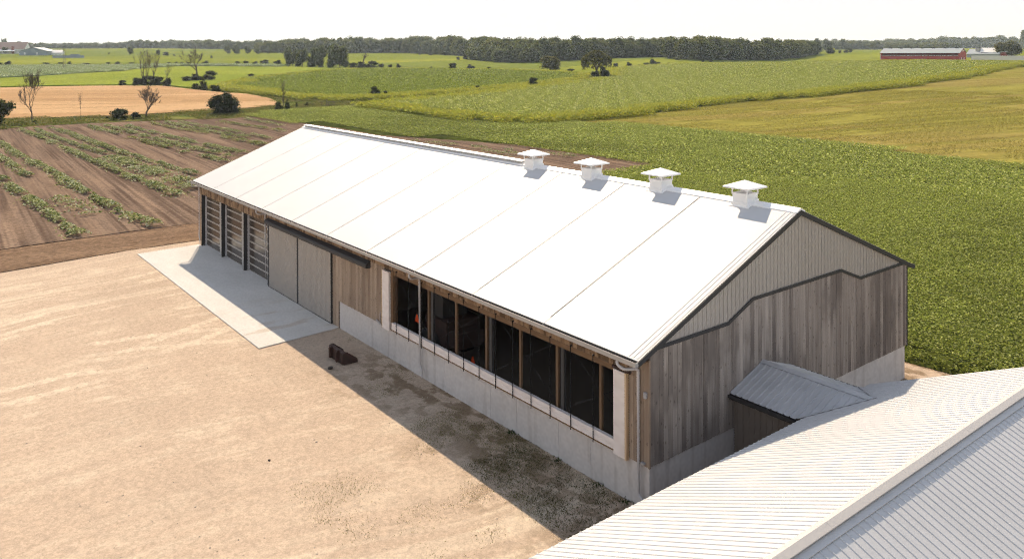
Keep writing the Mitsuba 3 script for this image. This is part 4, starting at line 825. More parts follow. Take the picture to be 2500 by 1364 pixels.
c = trimesh.creation.cylinder(2.1, 8.2, sections=20); c.apply_translation((sx, sy, sz + 3.0)); put(f'{ks}__shell', c, 'm_galv', smooth=40)
c = trimesh.creation.cylinder(2.2, 0.4, sections=20); c.apply_translation((sx, sy, sz + 7.3)); put(f'{ks}__rim', c, 'm_far_dark', smooth=40)
p3, u3, v3, l3 = frame(B_red2[0], B_red2[1])
k2 = num('red_shed'); tag(k2, 'smaller red shed with white roof behind the bunker wall', 'shed')
gabled(k2, p3, u3, v3, B_red2[0][2], 20.0, 12.0, 3.8, 7.0, 'm_barn_red', 'm_far_white', over=0.6)
k2 = num('white_roofed_shed'); tag(k2, 'wide shed with pale grey roof rising behind the red barn gable', 'shed')
q = np.array(B_redbarn[1][:2]) + u * -14 + v * 70
gabled(k2, q, u, v, 9.5, 24.0, 20.0, 2.6, 6.6, 'm_far_roof', 'm_far_roof')
# farmstead on the left
p, u, v, ln = frame(B_blue[0], B_blue[1])
kb = num('blue_barn'); tag(kb, 'low blue grey barn with wide gable in the far left farmyard', 'barn')
o = gabled(kb, p, u, v, 14.0, ln + 1, 34.0, 3.6, 7.2, 'm_far_blue', 'm_far_blue', along='y', over=0.7)
for x in (4, 15):
    o('door', bx(x, x + 1.6, -0.07, -0.005, 0, 2.3), 'm_far_white')
p, u, v, ln = frame(B_white[0], B_white[1])
kb = num('white_shed'); tag(kb, 'bright white roofed shed right of the blue grey barn', 'shed')
gabled(kb, p, u, v, 14.4, ln, 10.0, 1.6, 4.2, 'm_far_white', 'm_far_white')
p, u, v, ln = frame(B_longwall[0], B_longwall[1])
kb = num('dark_wall'); tag(kb, 'long low dark wall in the green field right of the white shed', 'wall')
scene[kb] = ply(place(cat_([bx(0, ln, 0, 0.8, -1.5, 1.5), bx(ln * 0.55, ln * 0.8, 0.801, 6, -1.5, 2.6)]), p, u, v, B_longwall[0][2]), 'm_far_blue')
p, u, v, ln = frame(B_house[0], B_house[1])
kb = num('farmhouse'); tag(kb, 'big farm building with broad brown roof at the far left edge', 'building')
q = p - u * 14
o = gabled(kb, q, u, v, 16.0, ln + 14, 14.0, 4.4, 11.2, 'm_far_white', 'm_far_brown')
o('chimney', bx(ln - 0.2 + 2, ln + 2 + 2, -1.6, -0.4, -1.5, 6.8), 'm_brick')
o('lean_to_roof', slab([(-0.05, 3.0), (-5.0, 1.6), (-5.0, 1.8), (-0.05, 3.2)], 'x', 4, ln + 6), 'm_far_white')
# poles and the gate posts by the rough grass
for i, (kind, x, y, z, w_, h_) in enumerate([t for t in THINGS if t[0] == 'pole']):
    k = num('utility_pole'); tag(k, ('left' if i == 0 else 'right') + ' one of two tall thin poles standing close together at the pale field', 'pole', 'twin poles in the pale field')
    put(f'{k}__post', tube([(x, y, z - 0.5), (x, y, z + h_)], 0.16, 8, 0.11), 'm_pole')
kf = num('post_fence'); tag(kf, 'short grey post and rail fence at the near tip of the corn', 'fence')
fp = [np.array(b[:3]) for b in B_fence]
for i, b in enumerate(fp):
    put(f'{kf}__post', tube([b - [0, 0, 0.3], b + [0, 0, 2.4 if i == 1 else 1.7]], 0.10, 6), 'm_pole')
for h in (0.9, 1.6):
    put(f'{kf}__rail', tube([fp[2] + [0, 0, h], fp[3] + [0, 0, h]], 0.09, 5), 'm_pole')
# ------------------------------------------------------------------ plants: one crown of each kind, then copies
def crown(seed, n, size, lobes, col, colv=0.25, base=0.0, spread=1.0, top=1.0, flat=0.5, core=True, mid=0.42, span=0.62):
    """A crown of leaf clumps in a unit box (radius 0.5, height 0 to 1): lobes scattered in an egg, leaf faces on and inside the lobes, and added inner spheres darkened for the shade inside."""
    rng = np.random.default_rng(seed)
    L_ = []
    for i in range(lobes):
        a, h = rng.uniform(0, 2 * np.pi), base + (1 - base) * rng.uniform(0.12, 0.86)
        e = math.sqrt(max(0.05, 1 - ((h - (base + (1 - base) * mid)) / ((1 - base) * span)) ** 2))
        r = rng.uniform(0.10, 0.33) * e * spread
        q = rng.uniform(0.14, 0.24) * (0.7 + 0.4 * e)
        L_.append((r * math.cos(a), r * math.sin(a), min(h, 1.0 - q), q))
    L_ = np.array(L_)
    pick = rng.choice(lobes, n, p=L_[:, 3] ** 2 / (L_[:, 3] ** 2).sum())
    d = rng.normal(size=(n, 3)); d /= np.linalg.norm(d, axis=1, keepdims=True)
    rad = L_[pick, 3] * rng.uniform(0.55, 1.12, n)
    c = L_[pick, :3] + d * rad[:, None] * [1, 1, 0.9]
    c[:, 2] = np.clip(c[:, 2], base + 0.01, 1.02)
    nn = d + rng.normal(size=(n, 3)) * 0.55 + [0, 0, 0.35]
    s = size * rng.uniform(0.6, 1.3, n)
    colr = np.array(col) * (1 + colv * rng.normal(size=(n, 1))) * (1 + 0.06 * rng.normal(size=(n, 3)))
    (v, f), cc = quads(c, nn, rng.normal(size=(n, 3)), s, s * 0.75, colr, rng, 0.3)
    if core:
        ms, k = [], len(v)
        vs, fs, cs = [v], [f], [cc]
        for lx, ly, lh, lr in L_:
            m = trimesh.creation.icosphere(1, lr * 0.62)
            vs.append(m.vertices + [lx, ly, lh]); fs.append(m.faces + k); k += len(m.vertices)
            cs.append(np.tile(np.array(col) * 0.6, (len(m.vertices), 1)))  # core colour darkened to paint the shade inside the crown
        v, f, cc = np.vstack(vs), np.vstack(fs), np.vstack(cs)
    m = trimesh.Trimesh(v, f, process=False)
    return ply(m, 'm_leaf_tree', color=cc)
DARK, MID, OLV, LIGHT = (0.050, 0.062, 0.024), (0.078, 0.092, 0.030), (0.115, 0.112, 0.036), (0.14, 0.15, 0.07)
BUSH = [crown(10 + i, 900, 0.055, 15, (0.062, 0.074, 0.030), base=-0.08, spread=1.0, mid=0.18, span=0.86) for i in range(3)]
BUSHM = [crown(20 + i, 900, 0.055, 14, MID, base=-0.05, spread=1.0, mid=0.2, span=0.86) for i in range(2)]
BUSHL = [crown(25 + i, 600, 0.055, 11, LIGHT, base=-0.05, spread=1.1) for i in range(2)]
BIGBUSH = crown(31, 3600, 0.030, 22, DARK, base=-0.04, spread=1.05)
TREE = [crown(40 + i, 2000, 0.040, 17, (0.12, 0.138, 0.048), colv=0.12, base=0.02) for i in range(4)]
TREEM = [crown(50 + i, 2000, 0.040, 17, (0.17, 0.18, 0.058), colv=0.12, base=0.02) for i in range(3)]
TREEO = [crown(55 + i, 2200, 0.042, 24, (0.15, 0.145, 0.045), base=0.0, spread=0.95, mid=0.3, span=0.8) for i in range(2)]
GREENL = crown(61, 3000, 0.035, 18, MID, base=0.0)
TRUNK = ply(tube([(0, 0, -0.05), (0.01, 0, 0.2), (-0.01, 0.01, 0.5), (0, 0, 0.75)], 0.030, 7, 0.010), 'm_bark', smooth=True)
def xf(x, y, z, w, h, a, w2=None):
    return T().translate((x, y, z)).rotate((0, 0, 1), a).scale((w, w2 or w, h))
LIFTS = [(P_CORNE.buffer(3), 1.3), (P_CORNF.buffer(3), 1.3), (P_PALE.buffer(3), 0.9), (P_WHEAT.buffer(2), 0.4), (P_BRIGHT.buffer(2), 0.3)]
def lift_at(x, y):
    """A plant standing in or at the edge of a crop is drawn from the photograph by its visible foot: the top of the crop."""
    return max([h for P, h in LIFTS if shapely.contains_xy(P, x, y)] + [0.0])
def plant(name, proto, t, label, cat, seed, group=None, dz=-0.15, trunk=True, wf=1.0):
    _, x, y, z, w, h = t
    k = num(name); tag(k, label, cat, group)
    z = z + lift_at(x, y)
    a = (seed * 77.7) % 360
    wv = w * (1.06 if wf == 1 else wf)
    scene[f'{k}__crown'] = {**proto, 'to_world': xf(x, y, z + dz, wv, h * 1.06, a)}
    scene[f'{k}__trunk' if trunk == 1 else f'{k}__stem'] = {**TRUNK, 'to_world': xf(x, y, z + dz, max(h, 0.6), h, a)}
    return k
def branches(seed, h, w, levels=5, lean=0.0, fork=0.35, r0=0.035, twig=0.5, up=0.25, sides=5, start=0.30):
    """A leafless tree: trunk and branching limbs. Returns two meshes."""
    rng = np.random.default_rng(seed)
    trunk, limbs = [], []
    def grow(p, d, ln, r, lev):
        pts, q, dd = [p], p.copy(), d.copy()
        seg = 3 if lev > 1 else 4
        for s in range(seg):
            dd = dd + rng.normal(size=3) * 0.13 + [0, 0, 0.05]
            dd /= np.linalg.norm(dd)
            q = q + dd * ln / seg
            pts.append(q)
        r1 = r * 0.6
        (trunk if lev == 0 else limbs).append(tube(pts, r, sides if lev < 3 else 3, r1))
        if lev < levels:
            nb = rng.integers(2, 4) if lev else 4
            for b in range(nb):
                i = seg if b == 0 else rng.integers(max(1, seg - 2), seg + 1)
                ax = rng.normal(size=3); ax -= dd * (ax @ dd); ax /= np.linalg.norm(ax)
                an = rng.uniform(0.35, 0.95) * (0.55 if b == 0 else 1.0)
                nd = dd * math.cos(an) + ax * math.sin(an) * [w, w, 1.0]
                nd = nd + [0, 0, up]; nd /= np.linalg.norm(nd)
                grow(np.array(pts[i]), nd, ln * rng.uniform(0.58, 0.85), max(r1 * rng.uniform(0.6, 0.85), 0.0052 if start < 0.55 else 0.007), lev + 1)
    grow(np.zeros(3), np.array([lean, 0, 1.0]), start, r0, 0)
    a, b = cat_(trunk), cat_(limbs)
    v = np.vstack([a.vertices, b.vertices])
    sc = np.array([1, 1, 1 / v[:, 2].max()])
    k = 0.5 / np.abs(v[:, :2]).max()
    sc[:2] = k
    a.vertices, b.vertices = a.vertices * sc, b.vertices * sc
    return ply(a, 'm_bark'), ply(b, 'm_bark')
def bare(name, seed, t, label, cat='bare tree', group=None, wide=1.0, **kw):
    _, x, y, z, w, h = t
    w, h, z = w * wide, h * 1.06, z + lift_at(x, y)
    k = num(name); tag(k, label, cat, group)
    a, b = branches(seed, h, 1.0, **kw)
    for nme, m in (('trunk', a), ('branches', b)):
        scene[f'{k}__{nme}'] = {**m, 'to_world': xf(x, y, z - 0.2, w, h, 40 * seed)}
TH = {}
for t in THINGS:
    TH.setdefault(t[0], []).append(t)
ORD = ['leftmost', 'second', 'third', 'fourth', 'fifth', 'sixth', 'seventh', 'eighth', 'ninth', 'tenth', 'eleventh']
def series(key, name, protos, fmt, cat, group=None, first='leftmost', **kw):
    n = len(TH[key])
    for i, t in enumerate(TH[key]):
        o = ORD[i] if i < n - 1 or n < 3 else 'rightmost'
        if o not in ('leftmost', 'rightmost'):
            o += ' from left'
        plant(name, protos[i % len(protos)], t, fmt.format(o), cat, i * 3 + len(key), group, **kw)
B_ = dict(trunk=0)
series('hedge', 'bush', BUSH, '{} low dark bush in the sparse row before the far left farmyard', 'bush', 'far left hedge bushes', **B_)
series('hedge2', 'bush', BUSH, '{} dark bush in the far row behind the big bare tree', 'bush', 'far hedge bushes behind the bare trees', **B_)
series('fartree', 'tree', TREE, '{} round dark tree in the far left fields before the woods', 'tree', 'far left field trees')
series('farbush', 'bush', BUSH, '{} tiny bush in the far green field at upper left', 'bush', 'tiny far left bushes', **B_)
series('cornbush', 'bush', BUSH, 'lone dark bush{} on the left end of the corn field'.replace('{}', ''), 'bush', **B_)
series('wheatbush', 'bush', BUSH, 'lone bush at the far wheat edge, left of the tall bare trees', 'bush', **B_)
series('clump', 'bush', BUSH, '{} bush of the dense clump under the group of tall bare trees', 'bush', 'bush clump at the wheat edge', **B_)
series('underbig', 'bush', BUSH, '{} bush under the wide bare tree', 'bush', 'bushes under the wide bare tree', **B_)
series('trio', 'bush', BUSHM, '{} of three round bushes at the right corner of the wheat', 'bush', 'three bushes at the wheat corner', **B_)
series('footbush', 'bush', BUSH, 'small dark bush at the foot of the leftmost bare tree', 'bush', **B_)
series('pair', 'bush', BUSH, '{} bush of the dark group left of the forked bare tree', 'bush', 'bushes beside the forked bare tree', **B_)
t = TH['bigbush'][0]; plant('bush', BIGBUSH, t, 'big round dark green bush at the near edge of the wheat', 'bush', 5, trunk=0)
t = TH['greenleft'][0]; plant('tree', GREENL, t, 'full green tree cut by the left edge of the picture', 'tree', 6)
series('woodlot', 'tree', TREE, '{} tree of the dark square woodlot left of centre', 'tree', 'trees of the dark woodlot', wf=1.25)
series('woodfoot', 'bush', BUSH, '{} dark bush at the right foot of the square woodlot', 'bush', 'bushes at the woodlot foot', **B_)
series('dot', 'bush', BUSH, '{} dark bush along the far edge of the left corn', 'bush', 'bushes along the corn edge', **B_)
series('dotfar', 'bush', BUSH, '{} small bush in front of the middle of the far woods', 'bush', 'small bushes before the woods', **B_)
series('pale', 'bush', BUSHL, '{} pale bush against the foot of the far woods', 'bush', 'pale bushes at the woods', **B_)
series('bushfront', 'bush', BUSHM, 'dense upright dark bush between the two corn fields', 'bush', **B_)
series('bushfront2', 'bush', BUSH, 'small bush just right of the dense upright bush between the corn fields', 'bush', **B_)
series('lowbush', 'bush', BUSH, 'low bush on the line between the corn fields, at their middle', 'bush', **B_)
series('cornbush2', 'bush', BUSH, 'round dark bush between the corn fields, below the round olive tree', 'bush', **B_)
series('fencebush', 'bush', BUSHM, '{} of two upright bushes at the right tip of the wheat', 'bush', 'two bushes at the wheat tip', **B_)
series('shrub', 'shrub', BUSH, '{} thin shrub in the rough grass by the post fence', 'shrub', 'shrubs by the post fence', **B_)
series('roundtree', 'tree', TREEO, 'broad round olive tree left of the tall elm', 'tree')
series('dot2', 'bush', BUSH, 'low dark bush between the round tree and the tall elm', 'bush', **B_)
series('elmfoot', 'bush', BUSH, '{} dark bush around the foot of the tall elm', 'bush', 'bushes at the elm', **B_)
series('rowdots', 'bush', BUSH, '{} bush in the row right of the tall elm', 'bush', 'bushes right of the elm', **B_)
series('dots3', 'bush', BUSH, '{} of two small dark bushes before the right woodlot', 'bush', 'two bushes before the right woodlot', **B_)
series('pale2', 'bush', BUSHL, '{} pale bush at the left foot of the right woodlot', 'bush', 'pale bushes at the right woodlot', **B_)
series('righttree', 'tree', TREE, '{} dark tree between the right woodlot and the red barn', 'tree', 'trees left of the red barn')
series('rightbush', 'bush', BUSHM, 'wide green bush in the field right of the right woodlot', 'bush', **B_)
series('rightdots', 'bush', BUSH, '{} small dark bush left of the red barn', 'bush', 'small bushes left of the red barn', **B_)
series('barndots', 'bush', BUSH, '{} tiny bush beside the left end of the red barn', 'bush', 'tiny bushes at the red barn', **B_)
series('olivetree', 'tree', TREEO, '{} olive tree behind the bunker wall', 'tree', 'olive trees behind the bunker wall')
series('edgetree', 'tree', TREEM, 'tall tree at the right edge of the picture behind the farm', 'tree')
series('farmtree', 'tree', TREE, '{} tree of the far left farmyard', 'tree', 'farmyard trees')
# elm: forked trunk and an umbrella crown
def elm(t):
    _, x, y, z, w, h = t
    k = num('elm_tree'); tag(k, 'tall elm with forked trunk and umbrella crown in the middle distance', 'tree')
    rng = np.random.default_rng(4)
    ms = []
    for a in np.linspace(0, 2 * np.pi, 8)[:-1]:
        e = np.array([0.36 * math.cos(a), 0.36 * math.sin(a), 0.80])
        ms.append(tube([(0, 0, 0.22), (0.05 * math.cos(a), 0.05 * math.sin(a), 0.40), (0.2 * math.cos(a), 0.2 * math.sin(a), 0.63), e], 0.016, 5, 0.005))
    put(f'{k}__limbs', cat_(ms), 'm_bark'); scene[f'{k}__limbs']['to_world'] = xf(x, y, z, w, h, 0)
    put(f'{k}__trunk', tube([(0, 0, -0.02), (0.005, 0, 0.12), (0, 0, 0.26)], 0.026, 8, 0.02), 'm_bark'); scene[f'{k}__trunk']['to_world'] = xf(x, y, z, w, h, 0)
    n = 5200
    a, r = rng.uniform(0, 2 * np.pi, n), np.sqrt(rng.uniform(0, 1, n))
    clump = np.round(a * 3) + 11 * np.round(r * 3)
    off = meshkit.noise(np.stack([np.cos(a) * r * 4, np.sin(a) * r * 4, a * 0], 1), 3)
    topz = 0.99 - 0.30 * r ** 2.0 + 0.10 * (off - 0.5)
    dz = rng.uniform(0, 1, n) ** 1.6 * (0.15 + 0.26 * (r > 0.72) * np.clip(off * 2 - 0.6, 0, 1))
    c = np.stack([0.5 * r * np.cos(a), 0.5 * r * np.sin(a), topz - dz - 0.09 * (off - 0.4)], 1)
    keep = off + rng.uniform(-0.1, 0.1, n) > 0.36
    c = c[keep]; n = len(c)
    (v, f), cc = quads(c, np.stack([c[:, 0], c[:, 1], np.full(n, 0.4)], 1) + rng.normal(size=(n, 3)) * 0.4, rng.normal(size=(n, 3)), 0.034 * rng.uniform(0.6, 1.3, n), 0.026, np.array((0.12, 0.12, 0.038)) * (1 + 0.25 * rng.normal(size=(n, 1))), rng, 0.3)
    scene[f'{k}__crown'] = ply(trimesh.Trimesh(v, f, process=False), 'm_leaf_tree', color=cc, to_world=xf(x, y, z, w, h, 0))
elm(TH['elm'][0])
for i, t in enumerate(TH['baretall']):
    bare('bare_tree', 3 + i, t, ['leftmost', 'second', 'third', 'shortest, rightmost'][i] + ' bare tree of the tall group over a bush clump', group='tall bare trees', levels=5, start=0.5, up=0.6, r0=0.05, wide=1.5)
bare('bare_tree', 11, TH['barebig'][0], 'wide spreading bare tree behind the far edge of the wheat', levels=6, start=0.3, up=0.2, r0=0.042, wide=1.15)
bare('bare_tree', 13, TH['bareleft'][0], 'tall leaning bare tree left, standing before the wheat', levels=6, start=0.5, up=0.38, lean=-0.2, r0=0.026)
bare('bare_tree', 14, TH['bareY'][0], 'forked bare tree right of the bushes at the near wheat edge', levels=6, start=0.26, up=0.45, r0=0.026)
bare('bare_tree', 17, TH['youngtree'][0], 'thin young bare tree alone before the wheat', levels=4, start=0.6, up=0.6, r0=0.022)
bare('bare_tree', 19, TH['barewood'][0], 'small bare tree right of the square woodlot', levels=5, start=0.3, up=0.3)
bare('bare_tree', 21, TH['barefence'][0], 'thin bare tree over the two bushes at the wheat tip', levels=5, start=0.5, up=0.5, r0=0.04, wide=1.3)

# far woods: crowns of three kinds repeated in bands
for i, pr_ in enumerate(TREE + TREEM):
    scene[f'wood_tree_{"abcdefg"[i]}'] = {'type': 'shapegroup', 'crown': {a: b for a, b in pr_.items()}}
labels['forest'] = {'label': 'dense dark green woods along the horizon', 'kind': 'stuff'}
rngw = np.random.default_rng(77)
nw = 0
def wood(band, depth, gap, kinds, hv=0.18):
    global nw
    b = np.array(band)
    seg = np.hypot(*(b[1:, :2] - b[:-1, :2]).T)
    s = np.concatenate([[0], np.cumsum(seg)])
    fwd = b[:, :2] - EYE[:2]
    d = 0.0
    while d < s[-1]:
        x, y, h = (np.interp(d, s, b[:, j]) for j in (0, 1, 3))
        f = np.array([x, y]) - EYE[:2]; f /= np.linalg.norm(f)
        for row in range(depth):
            px, py = np.array([x, y]) + f * (row * gap * 0.9 + rngw.uniform(-0.3, 0.3) * gap) + np.array([-f[1], f[0]]) * rngw.uniform(-0.5, 0.5) * gap
            hh = h * (0.86 + 0.28 * meshkit.noise(np.array([[px * 0.02, py * 0.02, 0.0]]), 9)[0]) * rngw.uniform(1 - hv, 1 + hv * 0.6) * (0.88 if row == 0 else 1.0)
            ww = gap * rngw.uniform(1.5, 2.5)
            z = float(zt(px, py))
            nw += 1
            scene[f'forest__{nw:03d}'] = {'type': 'instance', 'ref': {'type': 'ref', 'id': f'wood_tree_{kinds[rngw.integers(len(kinds))]}'}, 'to_world': xf(px, py, z - 0.06 * hh - 0.5, ww, hh * 1.05, rngw.uniform(0, 360))}
        d += gap * rngw.uniform(0.7, 1.0)
wood(WOODS['main'], 5, 8.5, 'abcdefg')
wood(WOODS['front'], 3, 8.0, 'abcd')
wood(WOODS['right'], 4, 8.0, 'abcdefg')
wood(WOODS['midleft'], 3, 11.0, 'abcd')
wood(WOODS['far_left'], 2, 12.0, 'abcd')
wood(WOODS['belt'], 3, 11.0, 'abcdefg')
wood(WOODS['far_right'], 3, 16.0, 'abcdefg')

# ------------------------------------------------------------------ crops
def patch(seed, s, n, leaf_, h0, h1, tilt, cols, rows=None, elong=0.7, key=None, mat_='m_leaf_crop'):
    rng = np.random.default_rng(seed)
    p = rng.uniform(-s / 2, s / 2, (n, 2))
    if rows:
        p[:, 0] = (np.floor(p[:, 0] / rows) + 0.5) * rows + rng.normal(size=n) * rows * 0.2
    z = rng.uniform(h0, h1, n)
    nn = np.stack([rng.normal(size=n) * tilt, rng.normal(size=n) * tilt, np.ones(n)], 1)
    cols = np.array(cols)
    c = cols[rng.integers(len(cols), size=n)] * (1 + 0.18 * rng.normal(size=(n, 1)))
    sz = leaf_ * rng.uniform(0.6, 1.3, n)
    (v, f), cc = quads(np.column_stack([p, z]), nn, rng.normal(size=(n, 3)), sz, sz * elong, c, rng, 0.35)
    return ply(trimesh.Trimesh(v, f, process=False), mat_, color=cc)
def spread(name, group, P, s, lift, near=0, far=1e9, skip=0.0, rot=True, scale=1.0, tones=False):
    """Instances of a patch on a grid over the polygon, tilted with the land."""
    x0, y0, x1, y1 = P.bounds
    gx, gy = np.meshgrid(np.arange(x0, x1, s), np.arange(y0, y1, s))
    g = np.stack([gx.ravel(), gy.ravel()], 1)
    d = np.hypot(g[:, 0] - EYE[0], g[:, 1] - EYE[1])
    fwd = (g - EYE[:2]) @ FW[:2]
    sid = (g - EYE[:2]) @ RT[:2]
    g = g[(d >= near) & (d < far) & (fwd > 5) & (np.abs(sid) < fwd * 0.72 + 12)]
    g = g[shapely.contains_xy(P, g[:, 0], g[:, 1])]
    rng = np.random.default_rng(len(g))
    z, zx, zy = zt(g[:, 0], g[:, 1]), zt(g[:, 0] + 2, g[:, 1]), zt(g[:, 0], g[:, 1] + 2)
    for i, (x, y) in enumerate(g):
        if skip and rng.uniform() < skip:
            continue
        a = rng.integers(4) * math.pi / 2 if rot else 0
        ca, sa = math.cos(a) * scale, math.sin(a) * scale
        m = np.array([[ca, -sa, 0, x], [sa, ca, 0, y], [0, 0, 1, z[i] + lift], [0, 0, 0, 1.0]])
        sx_, sy_ = (zx[i] - z[i]) / 2, (zy[i] - z[i]) / 2
        m[2, 0], m[2, 1] = sx_ * ca + sy_ * sa, -sx_ * sa + sy_ * ca
        count[name] = count.get(name, 0) + 1
        gid = group
        if tones:
            t = meshkit.fbm(np.array([[x * 0.022, y * 0.05, 3.0]]), 3, 5)[0] + rng.uniform(-0.06, 0.06)
            gid = f'{group}_{"abc"[int(t > 0.44) + int(t > 0.56)]}'
        scene[f'{name}__{count[name]:03d}'] = {'type': 'instance', 'ref': {'type': 'ref', 'id': gid}, 'to_world': T(m)}
count = {}
SOYC = [(0.18, 0.20, 0.040), (0.24, 0.255, 0.06), (0.13, 0.15, 0.032), (0.34, 0.34, 0.13)]
CORNC = [(0.30, 0.345, 0.065), (0.37, 0.40, 0.085), (0.21, 0.26, 0.05), (0.54, 0.55, 0.24)]
CORNY = [(0.38, 0.37, 0.045), (0.32, 0.34, 0.05), (0.46, 0.43, 0.07)]
def group(key, *ps):
    scene[key] = {'type': 'shapegroup', **{f'leaves_{i}': p for i, p in enumerate(ps)}}
SOYT = [[tuple(v * k * a for v, a in zip(c, (0.99, 1.05, 1.0))) for c in SOYC] for k in (1.28, 1.46, 1.64)]
for i in range(3):
    group(f'soy_near_{"abc"[i]}', patch(1 + i, 3.0, 1150, 0.066, -0.10, 0.15, 0.5, SOYT[i]))
    group(f'soy_far_{"abc"[i]}', patch(11 + i, 6.0, 1100, 0.13, -0.10, 0.15, 0.48, SOYT[i]))
group('soy_rim', patch(15, 1.5, 320, 0.066, -0.38, 0.13, 0.7, SOYT[0]))
spread('soybean_leaves', 'soy_near', P_SOY, 3.0, 0.42, 0, 95, tones=True)
spread('soybean_leaves', 'soy_far', P_SOY, 6.0, 0.42, 90, 400, tones=True)
spread('soybean_leaves', 'soy_rim', P_SOY.buffer(0.45).difference(P_SOY.buffer(-1.6)), 1.5, 0.38, 0, 120)
labels['soybean_leaves'] = {'label': 'dense leaf canopy of the soybean field', 'kind': 'stuff'}
CORNE = [(0.20, 0.255, 0.040), (0.25, 0.30, 0.05), (0.15, 0.195, 0.033), (0.34, 0.38, 0.10)]
group('corn_mid', patch(3, 8.0, 1100, 0.27, 0.0, 0.75, 0.9, CORNC, elong=0.45))
group('corn_mid_green', patch(9, 8.0, 1000, 0.30, 0.0, 0.75, 0.9, CORNE, elong=0.45))
group('corn_far_green', patch(10, 16.0, 1600, 0.45, 0.0, 0.8, 0.9, CORNE, elong=0.5))
group('corn_edge', patch(4, 6.0, 700, 0.30, -0.9, 0.75, 1.1, CORNY + CORNC[:2], elong=0.45))
group('corn_far', patch(5, 16.0, 1700, 0.42, 0.0, 0.8, 0.9, CORNC, elong=0.5))
for nme, P, sfx in (('corn_leaves', P_CORNF, ''), ('corn_leaves', P_CORNE, '_green')):
    inner = P.buffer(-5.0)
    spread(nme, 'corn_mid' + sfx, inner, 8.0, 0.95, 0, 330)
    spread(nme, 'corn_far' + sfx, inner, 16.0, 0.95, 318, 1200)
    spread(nme, 'corn_edge', P.buffer(1.0).difference(P.buffer(-6.0)), 4.0, 0.95)
labels['corn_leaves'] = {'label': 'leaf canopy of the two corn fields', 'kind': 'stuff'}
group('pale_patch', patch(6, 12.0, 500, 0.45, 0.0, 0.5, 0.7, [(0.30, 0.36, 0.18), (0.22, 0.28, 0.11), (0.45, 0.50, 0.34)], rows=1.5))
spread('pale_leaves', 'pale_patch', P_PALE, 12.0, 0.75, rot=False)
labels['pale_leaves'] = {'label': 'pale leaves of the crop behind the bright green field', 'kind': 'stuff'}
group('grass_patch', patch(7, 5.0, 420, 0.22, 0.0, 0.5, 1.3, [(0.14, 0.17, 0.04), (0.20, 0.19, 0.06), (0.09, 0.12, 0.025), (0.26, 0.21, 0.09)], elong=0.3))
spread('tall_grass', 'grass_patch', P_ROUGH, 5.0, 0.15, skip=0.1)
labels['tall_grass'] = {'label': 'tall yellowish grass along the hedgerow and the corn tip', 'kind': 'stuff'}
group('olive_patch', patch(8, 6.0, 260, 0.10, 0.0, 0.14, 0.9, [(0.21, 0.18, 0.035), (0.27, 0.22, 0.05), (0.15, 0.14, 0.03)], elong=0.5))
spread('stubble', 'olive_patch', P_OLIVE, 6.0, 0.10, 0, 260, skip=0.15)
labels['stubble'] = {'label': 'short yellow olive regrowth on the mown field', 'kind': 'stuff'}
# rows of leafy vines on the soil field
def vine(poly, width, seed, dens, cols, leaf_=0.115):
    rng = np.random.default_rng(seed)
    p = np.array(poly)
    s = np.concatenate([[0], np.cumsum(np.hypot(*np.diff(p, axis=0).T))])
    n = int(s[-1] * dens)
    d = rng.uniform(0, s[-1], n)
    q = np.stack([np.interp(d, s, p[:, 0]), np.interp(d, s, p[:, 1])], 1)
    cl = meshkit.noise(np.stack([d * 0.55, d * 0 + seed, d * 0], 1), seed)
    cw = meshkit.noise(np.stack([d * 0.25, d * 0 + seed + 50, d * 0], 1), seed)
    keep = rng.uniform(size=n) < np.clip((cl - 0.12) * 2.4, 0.05, 1)
    w_ = width * (0.55 + 0.9 * cw)
    off = rng.normal(size=n) * w_ * 0.36
    q[:, 0] += off
    h = np.clip(0.55 * (1 - (off / (w_ * 0.9)) ** 2), 0.06, None) * (0.5 + 0.7 * cl) * rng.uniform(0.5, 1.0, n)
    q, h = q[keep], h[keep]
    n = len(q)
    nn = np.stack([rng.normal(size=n) * 0.55, rng.normal(size=n) * 0.55, np.ones(n)], 1)
    c = np.array(cols)[rng.integers(len(cols), size=n)] * (1 + 0.15 * rng.normal(size=(n, 1)))
    sz = leaf_ * rng.uniform(0.6, 1.35, n)
    (v, f), cc = quads(np.column_stack([q, zt(q[:, 0], q[:, 1]) + 0.06 + h]), nn, rng.normal(size=(n, 3)), sz, sz * 0.85, c, rng, 0.3)
    return ply(trimesh.Trimesh(v, f, process=False), 'm_leaf_vine', color=cc)
leaf('m_leaf_vine', 0.55, 0.36, 1.6)
VC = [(0.22, 0.26, 0.08), (0.30, 0.33, 0.12), (0.10, 0.14, 0.04), (0.58, 0.60, 0.40), (0.40, 0.41, 0.17), (0.55, 0.55, 0.34)]  # the whitish tones paint sun glints into the leaf colour
VY = VC + [(0.30, 0.29, 0.06), (0.26, 0.26, 0.05)]
ROWLAB = {0: 'nearest to the yard, ending at the furrow by the headland', 2: 'short one cut by the left picture edge', 4: 'long thick one starting at the left picture edge',
          8: 'longest one, ending beside the barn corner', 9: 'straight one just right of the longest row, stopping halfway', 10: 'broad tangled patch left of the barn roof corner', 11: 'long one just behind the broad tangled patch',
          16: 'long one in mid field, running to the white roof edge', 19: 'thick one in the back half, meeting the roof edge', 22: 'thin one in the back third, left of two pale ones', 23: 'pale one, third from the back', 24: 'sparse yellowish one, second from the back'}
rest = []
